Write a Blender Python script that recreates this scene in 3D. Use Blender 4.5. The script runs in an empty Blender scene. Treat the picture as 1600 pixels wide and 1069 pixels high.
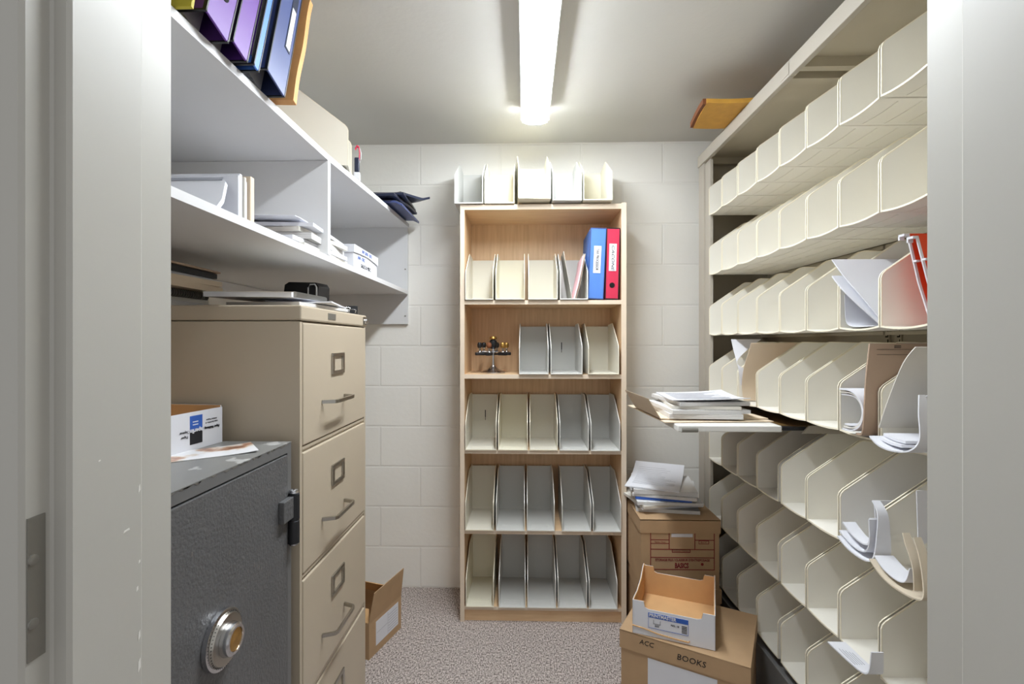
import bpy, bmesh, math, random
from mathutils import Vector, Matrix
random.seed(7)
PI = math.pi
SC = bpy.context.scene
COL = SC.collection
S2L = lambda c: c/12.92 if c <= .04045 else ((c+.055)/1.055)**2.4

# ------------------------------------------------------------------ camera, world, exposure
cam_d = bpy.data.cameras.new('camera')
cam = bpy.data.objects.new('camera', cam_d); COL.objects.link(cam)
cam_d.sensor_width = 36.0
cam_d.lens = 760.0/1600.0*36.0
cam_d.clip_start = 0.02
cam.location = (0, 0, 1.24)
cam.rotation_euler = (PI/2, 0, math.atan(20/760))
SC.camera = cam

world = bpy.data.worlds.new('hall_daylight'); SC.world = world
world.use_nodes = True
bg = world.node_tree.nodes['Background']
bg.inputs[0].default_value = (.98, .99, 1.0, 1)
bg.inputs[1].default_value = 0.48
LAMP = 62.0
SC.view_settings.view_transform = 'Standard'
SC.view_settings.look = 'None'
SC.view_settings.gamma = 1
SC.view_settings.use_curve_mapping = False
SC.view_settings.exposure = 0.35
SC.cycles.max_bounces = 16; SC.cycles.diffuse_bounces = 12; SC.cycles.glossy_bounces = 6

# ------------------------------------------------------------------ materials
MATS = {}
def mat(name, rgb, rough=.6, metal=0., var=.04, vscale=9., bump=0., bscale=80., spec=.4, emit=None, coords='Object'):
    """procedural material: sRGB 0-255 colour with a soft noise variation and an optional noise bump"""
    m = bpy.data.materials.new(name); m.use_nodes = True
    nt = m.node_tree; N = nt.nodes; L = nt.links
    b = N['Principled BSDF']
    lin = [S2L(c/255) for c in rgb]
    b.inputs['Roughness'].default_value = rough
    b.inputs['Metallic'].default_value = metal
    b.inputs['Specular IOR Level'].default_value = spec
    tc = N.new('ShaderNodeTexCoord')
    nz = N.new('ShaderNodeTexNoise'); nz.inputs['Scale'].default_value = vscale; nz.inputs['Detail'].default_value = 4
    L.new(tc.outputs[coords], nz.inputs['Vector'])
    r = N.new('ShaderNodeValToRGB')
    r.color_ramp.elements[0].position = .3; r.color_ramp.elements[1].position = .7
    r.color_ramp.elements[0].color = [max(0, c*(1-var)) for c in lin]+[1]
    r.color_ramp.elements[1].color = [min(1, c*(1+var)) for c in lin]+[1]
    L.new(nz.outputs['Fac'], r.inputs['Fac'])
    L.new(r.outputs['Color'], b.inputs['Base Color'])
    if bump:
        n2 = N.new('ShaderNodeTexNoise'); n2.inputs['Scale'].default_value = bscale; n2.inputs['Detail'].default_value = 3
        L.new(tc.outputs[coords], n2.inputs['Vector'])
        bp = N.new('ShaderNodeBump'); bp.inputs['Strength'].default_value = bump; bp.inputs['Distance'].default_value = .004
        L.new(n2.outputs['Fac'], bp.inputs['Height']); L.new(bp.outputs['Normal'], b.inputs['Normal'])
    if emit:
        b.inputs['Emission Color'].default_value = (*emit[0], 1); b.inputs['Emission Strength'].default_value = emit[1]
    MATS[name] = m
    return m

def wood(name, a, b_, scale=6., stretch=14., axis='Z', rough=.45):
    m = bpy.data.materials.new(name); m.use_nodes = True
    nt = m.node_tree; N = nt.nodes; L = nt.links; b = N['Principled BSDF']
    tc = N.new('ShaderNodeTexCoord'); mp = N.new('ShaderNodeMapping')
    sc = {'X': (1, stretch, stretch), 'Y': (stretch, 1, stretch), 'Z': (stretch, stretch, 1)}[axis]
    mp.inputs['Scale'].default_value = sc
    nz = N.new('ShaderNodeTexNoise'); nz.inputs['Scale'].default_value = scale; nz.inputs['Detail'].default_value = 6
    r = N.new('ShaderNodeValToRGB'); r.color_ramp.elements[0].position = .3; r.color_ramp.elements[1].position = .72
    r.color_ramp.elements[0].color = [S2L(c/255) for c in a]+[1]; r.color_ramp.elements[1].color = [S2L(c/255) for c in b_]+[1]
    L.new(tc.outputs['Object'], mp.inputs['Vector']); L.new(mp.outputs['Vector'], nz.inputs['Vector'])
    L.new(nz.outputs['Fac'], r.inputs['Fac']); L.new(r.outputs['Color'], b.inputs['Base Color'])
    b.inputs['Roughness'].default_value = rough
    return m

def block_wall_mat():
    m = bpy.data.materials.new('painted_block'); m.use_nodes = True
    nt = m.node_tree; N = nt.nodes; L = nt.links; b = N['Principled BSDF']
    tc = N.new('ShaderNodeTexCoord'); sp = N.new('ShaderNodeSeparateXYZ'); cb = N.new('ShaderNodeCombineXYZ')
    ad = N.new('ShaderNodeMath'); ad.operation = 'ADD'; ad.inputs[1].default_value = .3266
    L.new(tc.outputs['Object'], sp.inputs[0]); L.new(sp.outputs['X'], ad.inputs[0])
    L.new(ad.outputs[0], cb.inputs[0]); L.new(sp.outputs['Z'], cb.inputs[1])
    br = N.new('ShaderNodeTexBrick')
    br.inputs['Scale'].default_value = 1; br.inputs['Brick Width'].default_value = .4064; br.inputs['Row Height'].default_value = .2032
    br.inputs['Mortar Size'].default_value = .0052; br.inputs['Mortar Smooth'].default_value = .35; br.offset = .5
    L.new(cb.outputs[0], br.inputs['Vector'])
    nz = N.new('ShaderNodeTexNoise'); nz.inputs['Scale'].default_value = 45; nz.inputs['Detail'].default_value = 5
    L.new(tc.outputs['Object'], nz.inputs['Vector'])
    ma = N.new('ShaderNodeMath'); ma.operation = 'MULTIPLY'; ma.inputs[1].default_value = -1
    L.new(br.outputs['Fac'], ma.inputs[0])
    m2 = N.new('ShaderNodeMath'); m2.operation = 'MULTIPLY_ADD'; m2.inputs[1].default_value = .22
    L.new(nz.outputs['Fac'], m2.inputs[0]); L.new(ma.outputs[0], m2.inputs[2])
    bp = N.new('ShaderNodeBump'); bp.inputs['Strength'].default_value = .55; bp.inputs['Distance'].default_value = .005
    L.new(m2.outputs[0], bp.inputs['Height']); L.new(bp.outputs['Normal'], b.inputs['Normal'])
    r = N.new('ShaderNodeValToRGB'); r.color_ramp.elements[0].position = .25; r.color_ramp.elements[1].position = .75
    r.color_ramp.elements[0].color = [S2L(c/255) for c in (234, 232, 226)]+[1]; r.color_ramp.elements[1].color = [S2L(c/255) for c in (240, 238, 232)]+[1]
    n3 = N.new('ShaderNodeTexNoise'); n3.inputs['Scale'].default_value = 3; L.new(tc.outputs['Object'], n3.inputs['Vector'])
    L.new(n3.outputs['Fac'], r.inputs['Fac']); L.new(r.outputs['Color'], b.inputs['Base Color'])
    b.inputs['Roughness'].default_value = .55
    return m

def carpet_mat():
    m = bpy.data.materials.new('loop_carpet'); m.use_nodes = True
    nt = m.node_tree; N = nt.nodes; L = nt.links; b = N['Principled BSDF']
    tc = N.new('ShaderNodeTexCoord'); mp = N.new('ShaderNodeMapping'); mp.inputs['Scale'].default_value = (1.6, .8, 1)
    L.new(tc.outputs['Object'], mp.inputs['Vector'])
    nz = N.new('ShaderNodeTexNoise'); nz.inputs['Scale'].default_value = 130; nz.inputs['Detail'].default_value = 3
    L.new(mp.outputs['Vector'], nz.inputs['Vector'])
    r = N.new('ShaderNodeValToRGB'); r.color_ramp.elements[0].position = .34; r.color_ramp.elements[1].position = .66
    r.color_ramp.elements[0].color = [S2L(c/255) for c in (104, 95, 91)]+[1]; r.color_ramp.elements[1].color = [S2L(c/255) for c in (214, 203, 197)]+[1]
    L.new(nz.outputs['Fac'], r.inputs['Fac']); L.new(r.outputs['Color'], b.inputs['Base Color'])
    bp = N.new('ShaderNodeBump'); bp.inputs['Strength'].default_value = .8; bp.inputs['Distance'].default_value = .006
    L.new(nz.outputs['Fac'], bp.inputs['Height']); L.new(bp.outputs['Normal'], b.inputs['Normal'])
    b.inputs['Roughness'].default_value = .95; b.inputs['Specular IOR Level'].default_value = .1
    return m

def leaves_mat(name, a, b_, freq=700.):
    """edge of a sheaf of pages: fine bands stacked along the height"""
    m = bpy.data.materials.new(name); m.use_nodes = True
    nt = m.node_tree; N = nt.nodes; L = nt.links; b = N['Principled BSDF']
    tc = N.new('ShaderNodeTexCoord'); w = N.new('ShaderNodeTexWave'); w.bands_direction = 'Z'
    w.inputs['Scale'].default_value = freq/6.28; w.inputs['Distortion'].default_value = 1.5
    L.new(tc.outputs['Object'], w.inputs['Vector'])
    r = N.new('ShaderNodeValToRGB'); r.color_ramp.elements[0].position = .1; r.color_ramp.elements[1].position = .5
    r.color_ramp.elements[0].color = [S2L(c/255) for c in a]+[1]; r.color_ramp.elements[1].color = [S2L(c/255) for c in b_]+[1]
    L.new(w.outputs['Fac'], r.inputs['Fac']); L.new(r.outputs['Color'], b.inputs['Base Color'])
    b.inputs['Roughness'].default_value = .8
    return m

def photo_mat():
    m = bpy.data.materials.new('glossy_photo_print'); m.use_nodes = True
    nt = m.node_tree; N = nt.nodes; L = nt.links; b = N['Principled BSDF']
    tc = N.new('ShaderNodeTexCoord'); nz = N.new('ShaderNodeTexNoise'); nz.inputs['Scale'].default_value = 11; nz.inputs['Detail'].default_value = 5
    L.new(tc.outputs['Object'], nz.inputs['Vector'])
    r = N.new('ShaderNodeValToRGB'); e = r.color_ramp.elements
    e[0].position = .36; e[0].color = (.13, .05, .03, 1); e[1].position = .50; e[1].color = (.78, .78, .80, 1)
    k = e.new(.42); k.color = (.45, .24, .15, 1); k = e.new(.46); k.color = (.65, .55, .45, 1)
    L.new(nz.outputs['Fac'], r.inputs['Fac']); L.new(r.outputs['Color'], b.inputs['Base Color']); b.inputs['Roughness'].default_value = .3
    return m

def worn_paint_mat(name, base, chip, thr=.66, rough=.45, bump=.0, bscale=220):
    m = bpy.data.materials.new(name); m.use_nodes = True
    nt = m.node_tree; N = nt.nodes; L = nt.links; b = N['Principled BSDF']
    tc = N.new('ShaderNodeTexCoord'); nz = N.new('ShaderNodeTexNoise'); nz.inputs['Scale'].default_value = 17; nz.inputs['Detail'].default_value = 7
    L.new(tc.outputs['Object'], nz.inputs['Vector'])
    r = N.new('ShaderNodeValToRGB'); r.color_ramp.elements[0].position = thr; r.color_ramp.elements[1].position = thr+.02
    r.color_ramp.elements[0].color = [S2L(c/255) for c in base]+[1]; r.color_ramp.elements[1].color = [S2L(c/255) for c in chip]+[1]
    L.new(nz.outputs['Fac'], r.inputs['Fac']); L.new(r.outputs['Color'], b.inputs['Base Color']); b.inputs['Roughness'].default_value = rough
    if bump:
        n2 = N.new('ShaderNodeTexNoise'); n2.inputs['Scale'].default_value = bscale; n2.inputs['Detail'].default_value = 4
        L.new(tc.outputs['Object'], n2.inputs['Vector'])
        bp = N.new('ShaderNodeBump'); bp.inputs['Strength'].default_value = bump; bp.inputs['Distance'].default_value = .003
        L.new(n2.outputs['Fac'], bp.inputs['Height']); L.new(bp.outputs['Normal'], b.inputs['Normal'])
    return m

M = dict(
    block=block_wall_mat(), carpet=carpet_mat(), photo=photo_mat(),
    ceiling=mat('ceiling_paint', (206, 204, 199), .8, var=.02, vscale=2, bump=.15, bscale=60),
    wall=mat('wall_paint', (226, 224, 218), .7, var=.02),
    frame=mat('frame_paint', (184, 182, 175), .38, var=.03, vscale=2.5, bump=.05, bscale=30),
    chip=mat('bare_primer', (226, 224, 218), .6),
    steel_dull=mat('dull_steel', (150, 148, 142), .4, .7),
    white_board=mat('white_melamine', (216, 216, 217), .5, var=.02, vscale=4, bump=.03, bscale=40),
    cabinet=mat('beige_enamel', (186, 173, 153), .42, var=.02, vscale=3),
    chrome=mat('brushed_nickel', (176, 172, 164), .3, 1., var=.06),
    polished=mat('polished_steel', (205, 206, 210), .22, 1., var=.03),
    brass=mat('aged_brass', (186, 146, 80), .4, .9, var=.25, vscale=60),
    safe=mat('grey_hammertone', (93, 93, 94), .42, var=.06, vscale=7, bump=.5, bscale=160),
    safe_top=worn_paint_mat('worn_grey_paint', (126, 126, 124), (176, 176, 174), .60, .4),
    safe_body=worn_paint_mat('safe_body_paint', (104, 104, 104), (168, 168, 166), .69, .42),
    black=mat('black_plastic', (26, 26, 28), .4),
    blackmetal=mat('black_metal', (44, 45, 48), .45, .2),
    gap=mat('dark_gap', (14, 14, 14), .9),
    birch=wood('birch_veneer', (207, 173, 134), (224, 193, 154), axis='Z'),
    birch_h=wood('birch_veneer_across', (207, 173, 134), (224, 193, 154), axis='X'),
    birch_edge=mat('birch_edge_band', (220, 203, 182), .5, var=.02),
    bin_rack=mat('rack_bin_plastic', (234, 231, 222), .42, var=.015, vscale=3),
    bin_cream=mat('cream_plastic', (219, 215, 202), .42, var=.015, vscale=3),
    bin_ivory=mat('ivory_plastic', (225, 221, 204), .42, var=.015, vscale=3),
    bin_grey=mat('pale_grey_plastic', (203, 203, 199), .42, var=.015, vscale=3),
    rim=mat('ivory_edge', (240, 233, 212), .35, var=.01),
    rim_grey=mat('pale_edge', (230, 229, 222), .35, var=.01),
    rack=mat('taupe_steel', (176, 169, 157), .48, var=.03, vscale=3),
    rack_in=mat('olive_taupe_steel', (178, 169, 150), .5, var=.05, vscale=3),
    rack_base=mat('grey_steel_base', (138, 138, 137), .45, .3),
    paper=mat('white_paper', (216, 217, 223), .75, var=.015),
    paper_warm=mat('off_white_paper', (212, 208, 199), .75, var=.02),
    pages=leaves_mat('page_edges', (160, 158, 156), (220, 219, 218)),
    ink=mat('grey_print', (150, 152, 160), .8),
    darkink=mat('black_print', (30, 30, 34), .8),
    manila=mat('manila_card', (220, 202, 178), .7, var=.03),
    kraft=mat('brown_kraft', (176, 146, 112), .75, var=.05, vscale=14),
    kraft_light=mat('raw_cardboard', (205, 164, 116), .8, var=.05, vscale=14),
    kraft_folder=mat('brown_folder_card', (172, 148, 128), .7, var=.03),
    bag=mat('tan_bag_paper', (204, 192, 172), .75, var=.03),
    envelope=mat('brown_envelope', (204, 150, 92), .65, var=.07, vscale=20),
    padded=mat('mustard_envelope', (200, 150, 62), .6, var=.08, vscale=30),
    rust=mat('rust_brown_paper', (120, 70, 40), .7, var=.1),
    blue=mat('blue_binder', (82, 128, 205), .5, var=.04),
    blue_print=mat('blue_print', (50, 92, 176), .5),
    red=mat('crimson_binder', (200, 44, 76), .5, var=.04),
    orange=mat('orange_red_card', (222, 78, 40), .6, var=.03),
    redprint=mat('dark_red_print', (122, 34, 40), .8),
    purple=mat('purple_binder', (98, 54, 142), .42, var=.06),
    navy=mat('navy_vinyl', (66, 78, 124), .35, var=.06),
    navy_dark=mat('dark_navy_vinyl', (40, 46, 66), .33, var=.1),
    yellow=mat('mustard_card', (176, 162, 40), .6, var=.05),
    rose=mat('pale_pink_paper', (236, 200, 204), .75),
    cloudy=mat('milky_plastic', (212, 212, 217), .35),
    brown_tray=mat('dark_brown_laminate', (98, 74, 40), .45, var=.1),
    lens=mat('lit_lens', (255, 255, 250), .5, emit=((.90, .955, 1.0), LAMP)),
    fixture=mat('fixture_white', (225, 224, 220), .45),
)

# ------------------------------------------------------------------ mesh builder
class MB:
    def __init__(s): s.bm = bmesh.new()
    def box(s, x0, x1, y0, y1, z0, z1, bev=0.):
        b = bmesh.new()
        vs = [b.verts.new((x, y, z)) for x in (x0, x1) for y in (y0, y1) for z in (z0, z1)]
        for f in ((0, 1, 3, 2), (4, 6, 7, 5), (0, 4, 5, 1), (2, 3, 7, 6), (0, 2, 6, 4), (1, 5, 7, 3)):
            b.faces.new([vs[i] for i in f])
        bmesh.ops.recalc_face_normals(b, faces=b.faces)
        if bev: bmesh.ops.bevel(b, geom=list(b.edges), offset=bev, segments=2, profile=.5, affect='EDGES')
        s._merge(b); return s
    def _merge(s, b):
        me = bpy.data.meshes.new('tmp'); b.to_mesh(me); b.free(); s.bm.from_mesh(me); bpy.data.meshes.remove(me)
    def prism(s, poly, axis, a0, a1):
        """2-D polygon extruded along an axis; axis X -> poly in (y,z), Y -> (x,z), Z -> (x,y)"""
        def mk(p, a): return {'X': (a, p[0], p[1]), 'Y': (p[0], a, p[1]), 'Z': (p[0], p[1], a)}[axis]
        b = bmesh.new()
        A = [b.verts.new(mk(p, a0)) for p in poly]; B = [b.verts.new(mk(p, a1)) for p in poly]
        n = len(poly); b.faces.new(A); b.faces.new(B[::-1])
        for i in range(n): b.faces.new((A[i], A[(i+1) % n], B[(i+1) % n], B[i]))
        bmesh.ops.recalc_face_normals(b, faces=b.faces); s._merge(b); return s
    def ribbon(s, pts, t, axis, a0, a1):
        """thin bent sheet: polyline pts in the plane across axis, thickness t, extruded from a0 to a1 (numbers or per-point lists)"""
        n = len(pts); a0 = a0 if isinstance(a0, (list, tuple)) else [a0]*n; a1 = a1 if isinstance(a1, (list, tuple)) else [a1]*n
        off = []
        for i in range(n):
            p, q = pts[max(0, i-1)], pts[min(n-1, i+1)]
            d = Vector((q[0]-p[0], q[1]-p[1])); d.normalize(); off.append((-d.y*t/2, d.x*t/2))
        def mk(p, a): return {'X': (a, p[0], p[1]), 'Y': (p[0], a, p[1]), 'Z': (p[0], p[1], a)}[axis]
        b = bmesh.new(); R = []
        for i in range(n):
            p = pts[i]; o = off[i]
            R.append([b.verts.new(mk((p[0]+o[0], p[1]+o[1]), a0[i])), b.verts.new(mk((p[0]-o[0], p[1]-o[1]), a0[i])),
                      b.verts.new(mk((p[0]-o[0], p[1]-o[1]), a1[i])), b.verts.new(mk((p[0]+o[0], p[1]+o[1]), a1[i]))])
        b.faces.new(R[0]); b.faces.new(R[-1][::-1])
        for i in range(n-1):
            for k in range(4): b.faces.new((R[i][k], R[i][(k+1) % 4], R[i+1][(k+1) % 4], R[i+1][k]))
        bmesh.ops.recalc_face_normals(b, faces=b.faces); s._merge(b); return s
    def tube(s, pts, r, seg=8, closed=False):
        b = bmesh.new(); P = [Vector(p) for p in pts]; n = len(P); rings = []
        for i in range(n):
            d = (P[(i+1) % n]-P[i-1]) if closed else (P[min(n-1, i+1)]-P[max(0, i-1)])
            d.normalize(); ref = Vector((0, 0, 1)) if abs(d.z) < .9 else Vector((1, 0, 0))
            u = d.cross(ref).normalized(); v = d.cross(u)
            rings.append([b.verts.new(P[i]+u*r*math.cos(2*PI*k/seg)+v*r*math.sin(2*PI*k/seg)) for k in range(seg)])
        for i in range(n if closed else n-1):
            A, B = rings[i], rings[(i+1) % n]
            for k in range(seg): b.faces.new((A[k], A[(k+1) % seg], B[(k+1) % seg], B[k]))
        if not closed: b.faces.new(rings[0][::-1]); b.faces.new(rings[-1])
        bmesh.ops.recalc_face_normals(b, faces=b.faces); s._merge(b); return s
    def lathe(s, prof, seg=32, axis='Z', c=(0, 0, 0)):
        """(radius, height) profile spun around an axis through c; closed at both ends"""
        b = bmesh.new(); rings = []
        def mk(r, h, a):
            x, y = r*math.cos(a), r*math.sin(a)
            return Vector({'Z': (x, y, h), 'X': (h, x, y), 'Y': (x, h, y)}[axis])+Vector(c)
        for r, h in prof: rings.append([b.verts.new(mk(max(r, 1e-4), h, 2*PI*k/seg)) for k in range(seg)])
        for A, B in zip(rings, rings[1:]):
            for k in range(seg): b.faces.new((A[k], A[(k+1) % seg], B[(k+1) % seg], B[k]))
        b.faces.new(rings[0][::-1]); b.faces.new(rings[-1])
        bmesh.ops.recalc_face_normals(b, faces=b.faces); s._merge(b); return s
    def slab(s, w, l, t, bend=None, nx=8, ny=8, c=(0, 0, 0), skew=0.):
        """sheet w x l lying flat, thickness t, raised by bend(u,v), u and v in -1..1"""
        bend = bend or (lambda u, v: 0.)
        b = bmesh.new(); T = []; B = []
        for i in range(nx+1):
            rt, rb = [], []
            for j in range(ny+1):
                u, v = 2*i/nx-1, 2*j/ny-1; z = bend(u, v)
                x, y = u*w/2+skew*v, v*l/2
                rb.append(b.verts.new((x+c[0], y+c[1], z+c[2]))); rt.append(b.verts.new((x+c[0], y+c[1], z+t+c[2])))
            T.append(rt); B.append(rb)
        for i in range(nx):
            for j in range(ny):
                b.faces.new((T[i][j], T[i+1][j], T[i+1][j+1], T[i][j+1])); b.faces.new((B[i][j], B[i][j+1], B[i+1][j+1], B[i+1][j]))
            b.faces.new((T[i][0], B[i][0], B[i+1][0], T[i+1][0])); b.faces.new((T[i][ny], T[i+1][ny], B[i+1][ny], B[i][ny]))
        for j in range(ny):
            b.faces.new((T[0][j], T[0][j+1], B[0][j+1], B[0][j])); b.faces.new((T[nx][j], B[nx][j], B[nx][j+1], T[nx][j+1]))
        bmesh.ops.recalc_face_normals(b, faces=b.faces); s._merge(b); return s
    def xf(s, m): bmesh.ops.transform(s.bm, matrix=m, verts=s.bm.verts); return s
    def mesh(s, name, m, smooth=False):
        me = bpy.data.meshes.new(name); s.bm.to_mesh(me); s.bm.free(); me.materials.append(m)
        if smooth:
            for p in me.polygons: p.use_smooth = True
            try: me.set_sharp_from_angle(angle=math.radians(35))
            except Exception: pass
        return me
    def build(s, name, m, parent=None, smooth=False, loc=None, rot=None):
        return link(name, s.mesh(name, m, smooth), parent, loc, rot)

def smooth(pts, *more, k=5):
    """Catmull-Rom refinement of a polyline and of per-point number lists"""
    n = len(pts)
    more = [list(m) if isinstance(m, (list, tuple)) else [m]*n for m in more]
    rows = [list(p)+[m[i] for m in more] for i, p in enumerate(pts)]
    out = []
    for i in range(n-1):
        p0, p1, p2, p3 = rows[max(0, i-1)], rows[i], rows[i+1], rows[min(n-1, i+2)]
        for j in range(k):
            t = j/k
            out.append([.5*(2*b+(c-a)*t+(2*a-5*b+4*c-d)*t*t+(3*b-a-3*c+d)*t**3) for a, b, c, d in zip(p0, p1, p2, p3)])
    out.append(rows[-1])
    m = len(pts[0])
    return [[tuple(r[:m]) for r in out]]+[[r[m+q] for r in out] for q in range(len(more))]
def link(name, me, parent=None, loc=None, rot=None):
    o = bpy.data.objects.new(name, me); COL.objects.link(o)
    if parent is not None: o.parent = parent
    if loc: o.location = loc
    if rot: o.rotation_euler = rot
    return o
def tag(o, label, cat, group=None):
    o['label'] = label; o['category'] = cat
    if group: o['group'] = group
    return o
def thing(name, label, cat, loc=(0, 0, 0), rot=(0, 0, 0), group=None):
    o = bpy.data.objects.new(name, None); COL.objects.link(o); o.empty_display_size = .05
    o.location = loc; o.rotation_euler = rot
    return tag(o, label, cat, group)
def struct(o): o['kind'] = 'structure'; return o
def text(name, s, size, m, parent, loc, right, up, depth=.0006, shear=0., bold=0., sx=1., align='CENTER'):
    cu = bpy.data.curves.new(name, 'FONT'); cu.body = s; cu.size = size; cu.align_x = align; cu.align_y = 'CENTER'
    cu.shear = shear; cu.extrude = depth/2; cu.offset = bold; cu.resolution_u = 2
    t = bpy.data.objects.new(name, cu); COL.objects.link(t)
    dg = bpy.context.evaluated_depsgraph_get(); dg.update()
    me = bpy.data.meshes.new_from_object(t.evaluated_get(dg)); bpy.data.objects.remove(t); bpy.data.curves.remove(cu)
    me.materials.clear(); me.materials.append(m)
    r, u = Vector(right).normalized(), Vector(up).normalized(); n = r.cross(u)
    R = Matrix(((r.x*sx, u.x, n.x, loc[0]), (r.y*sx, u.y, n.y, loc[1]), (r.z*sx, u.z, n.z, loc[2]), (0, 0, 0, 1)))
    me.transform(R); me.name = name
    return link(name, me, parent)
def rotz(p, a): return (p[0]*math.cos(a)-p[1]*math.sin(a), p[0]*math.sin(a)+p[1]*math.cos(a))

# ------------------------------------------------------------------ room shell
XL, XR, YB, ZC, YF = -1.20, 1.185, 2.446, 2.24, .62
def shell(name, m, *b): return struct(MB().box(*b).build(name, m))
shell('floor', M['carpet'], -2.2, 2.2, -2.2, YB+.1, -.05, 0)
shell('ceiling', M['ceiling'], XL-.1, XR+.1, YF-.16, YB+.1, ZC, ZC+.08)
shell('wall_back', M['block'], XL-.1, XR+.1, YB, YB+.1, 0, ZC)
shell('wall_left', M['wall'], XL-.1, XL, YF-.16, YB, 0, ZC)
shell('wall_right', M['wall'], XR, XR+.1, YF-.16, YB, 0, ZC)
OL, OR, OH = -.464, .5066, 2.06
w = MB(); w.box(XL, OL-.03, .44, YF-.001, 0, ZC); w.box(OR+.03, XR, .44, YF-.001, 0, ZC); w.box(OL-.03, OR+.03, .44, YF-.001, OH+.03, ZC)
struct(w.build('wall_front', M['wall']))
# pressed-steel door frame: rabbets either side of a raised stop, faces lapping the wall
def jamb(sgn, stop, rab, name):
    o = rab+sgn*.031
    poly = [(rab, YF+.006), (rab, .562), (rab-sgn*.0035, .5595), (stop+sgn*.002, .5595), (stop, .556), (stop, .470), (stop+sgn*.003, .466), (rab-sgn*.002, .4655), (rab, .463),
            (rab, .440), (rab+sgn*.003, .436), (rab+sgn*.07, .436), (rab+sgn*.07, .4395), (o-sgn*.001, .4395), (o-sgn*.001, YF), (rab+sgn*.07, YF+.0005), (rab+sgn*.07, YF+.006)]
    return struct(MB().prism(poly, 'Z', 0, OH).build(name, M['frame']))
jl = jamb(-1, -.4475, OL, 'trim_1')
jr = jamb(1, .489, OR, 'trim_2')
struct(MB().box(OL-.069, OR+.069, .436, .4395, OH+.0005, OH+.05).box(OL, OR, .44, YF, OH+.0005, OH+.029).box(OL, OR, .4665, .5595, OH-.016, OH).build('trim_3', M['frame']))
# strike plate in the near rabbet of the left jamb, with two screw heads, and paint chips
sp_ = MB().box(OL, OL+.0012, .441, .458, .94, 1.075).build('strike_plate', M['steel_dull'], jl)
for z in (1.035, .975): MB().lathe([(.005, 0), (.005, .0012), (.003, .0018)], 14, 'X', (OL+.0012, .4455, z)).build('screw', M['steel_dull'], sp_, True)
c = MB()
for (y, z, a, b) in ((.535, 1.028, .009, .003), (.55, .955, .003, .006), (.553, .985, .003, .004), (.553, 1.07, .003, .01), (.553, .90, .003, .012), (.5, 1.115, .003, .002), (.553, .865, .004, .016)):
    c.prism([(y-a/2, z-b/2), (y+a/2, z-b/5), (y+a/2.5, z+b/2), (y-a/3, z+b/4)], 'X', -.4475, -.4471)
c.build('paint_chips', M['chip'], jl)

# ------------------------------------------------------------------ ceiling light
t = thing('ceiling_light', 'long white fluorescent wrap light glowing on the ceiling', 'ceiling light', (.0435, 1.475, ZC), (0, 0, 0))
HL = .61
MB().box(-.056, .056, -HL, HL, -.022, 0, .003).build('housing', M['fixture'], t)
arc = [(-.0525, -.022), (-.0525, -.052), (-.046, -.062), (-.025, -.0685), (0, -.070), (.025, -.0685), (.046, -.062), (.0525, -.052), (.0525, -.022)]
MB().prism(arc, 'Y', -HL+.012, HL-.0).build('lens', M['lens'], t, True)
for sx in (-1, 1):
    MB().box(min(sx*.0545, sx*.0595), max(sx*.0545, sx*.0595), -HL, HL-.01, -.05, -.003, .001).build('side_rail', M['fixture'], t)
    MB().box(-.0535, .0535, min(sx*(HL+.0002), sx*(HL+.004)), max(sx*(HL+.0002), sx*(HL+.004)), -.060, -.003, .001).build('end_shield', M['fixture'], t)  # opaque plates added to hold back glare from the lens ends
    MB().box(sx*.057-.003, sx*.057+.003, HL-.018, HL-.008, -.056, -.049).build('end_clip', M['fixture'], t)

# ------------------------------------------------------------------ file bins
BD = .275
PROF = [(0, 0), (0, .113), (.003, .122), (.010, .1295), (.142, .221), (.151, .2265), (.160, .2285), (BD, .225), (BD, 0)]
BINM = {}
def bin_meshes(wd, sag=0.):
    """meshes of one bin; sag bows the free front of a floor hung from its back rail"""
    if (wd, sag) in BINM: return BINM[(wd, sag)]
    h = wd/2; b = MB()
    b.prism(PROF, 'X', -h, -h+.0028); b.prism(PROF, 'X', h-.0028, h)
    fl = lambda u, v: -sag*(1-u*u)*max(0, .5-v/2)**1.5
    b.slab(wd-.0056, BD-.003, .003, fl, 10, 6, (0, (BD-.003)/2, 0))
    b.box(-h+.0028, h-.0028, BD-.003, BD, 0, .218)
    if not sag:
        for k in range(6): b.box(-h+.02, h-.02, .018+k*.009, .021+k*.009, .003, .0037)
    for k in range(4):
        y_ = .05+k*.055; v_ = 2*y_/(BD-.003)-1
        b.slab(wd-.024, .003, .0012, lambda u, v: fl(u*.85, v_), 10, 1, (0, y_, -.0012))
    bm_ = {c: None for c in ('bin_cream', 'bin_ivory', 'bin_grey', 'bin_rack')}
    base = b.mesh('bin_body', M['bin_cream'])
    for c in bm_:
        me = base.copy(); me.materials.clear(); me.materials.append(M[c]); bm_[c] = me
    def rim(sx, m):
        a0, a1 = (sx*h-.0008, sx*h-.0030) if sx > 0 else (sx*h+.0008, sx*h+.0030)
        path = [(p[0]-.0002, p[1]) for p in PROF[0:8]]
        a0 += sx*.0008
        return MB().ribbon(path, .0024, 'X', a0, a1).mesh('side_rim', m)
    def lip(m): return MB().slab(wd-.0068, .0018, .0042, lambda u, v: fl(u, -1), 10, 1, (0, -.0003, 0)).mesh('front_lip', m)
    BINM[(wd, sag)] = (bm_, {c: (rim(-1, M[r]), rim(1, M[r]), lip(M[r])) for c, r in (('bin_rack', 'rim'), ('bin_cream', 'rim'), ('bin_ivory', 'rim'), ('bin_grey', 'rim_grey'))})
    return BINM[(wd, sag)]
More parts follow.
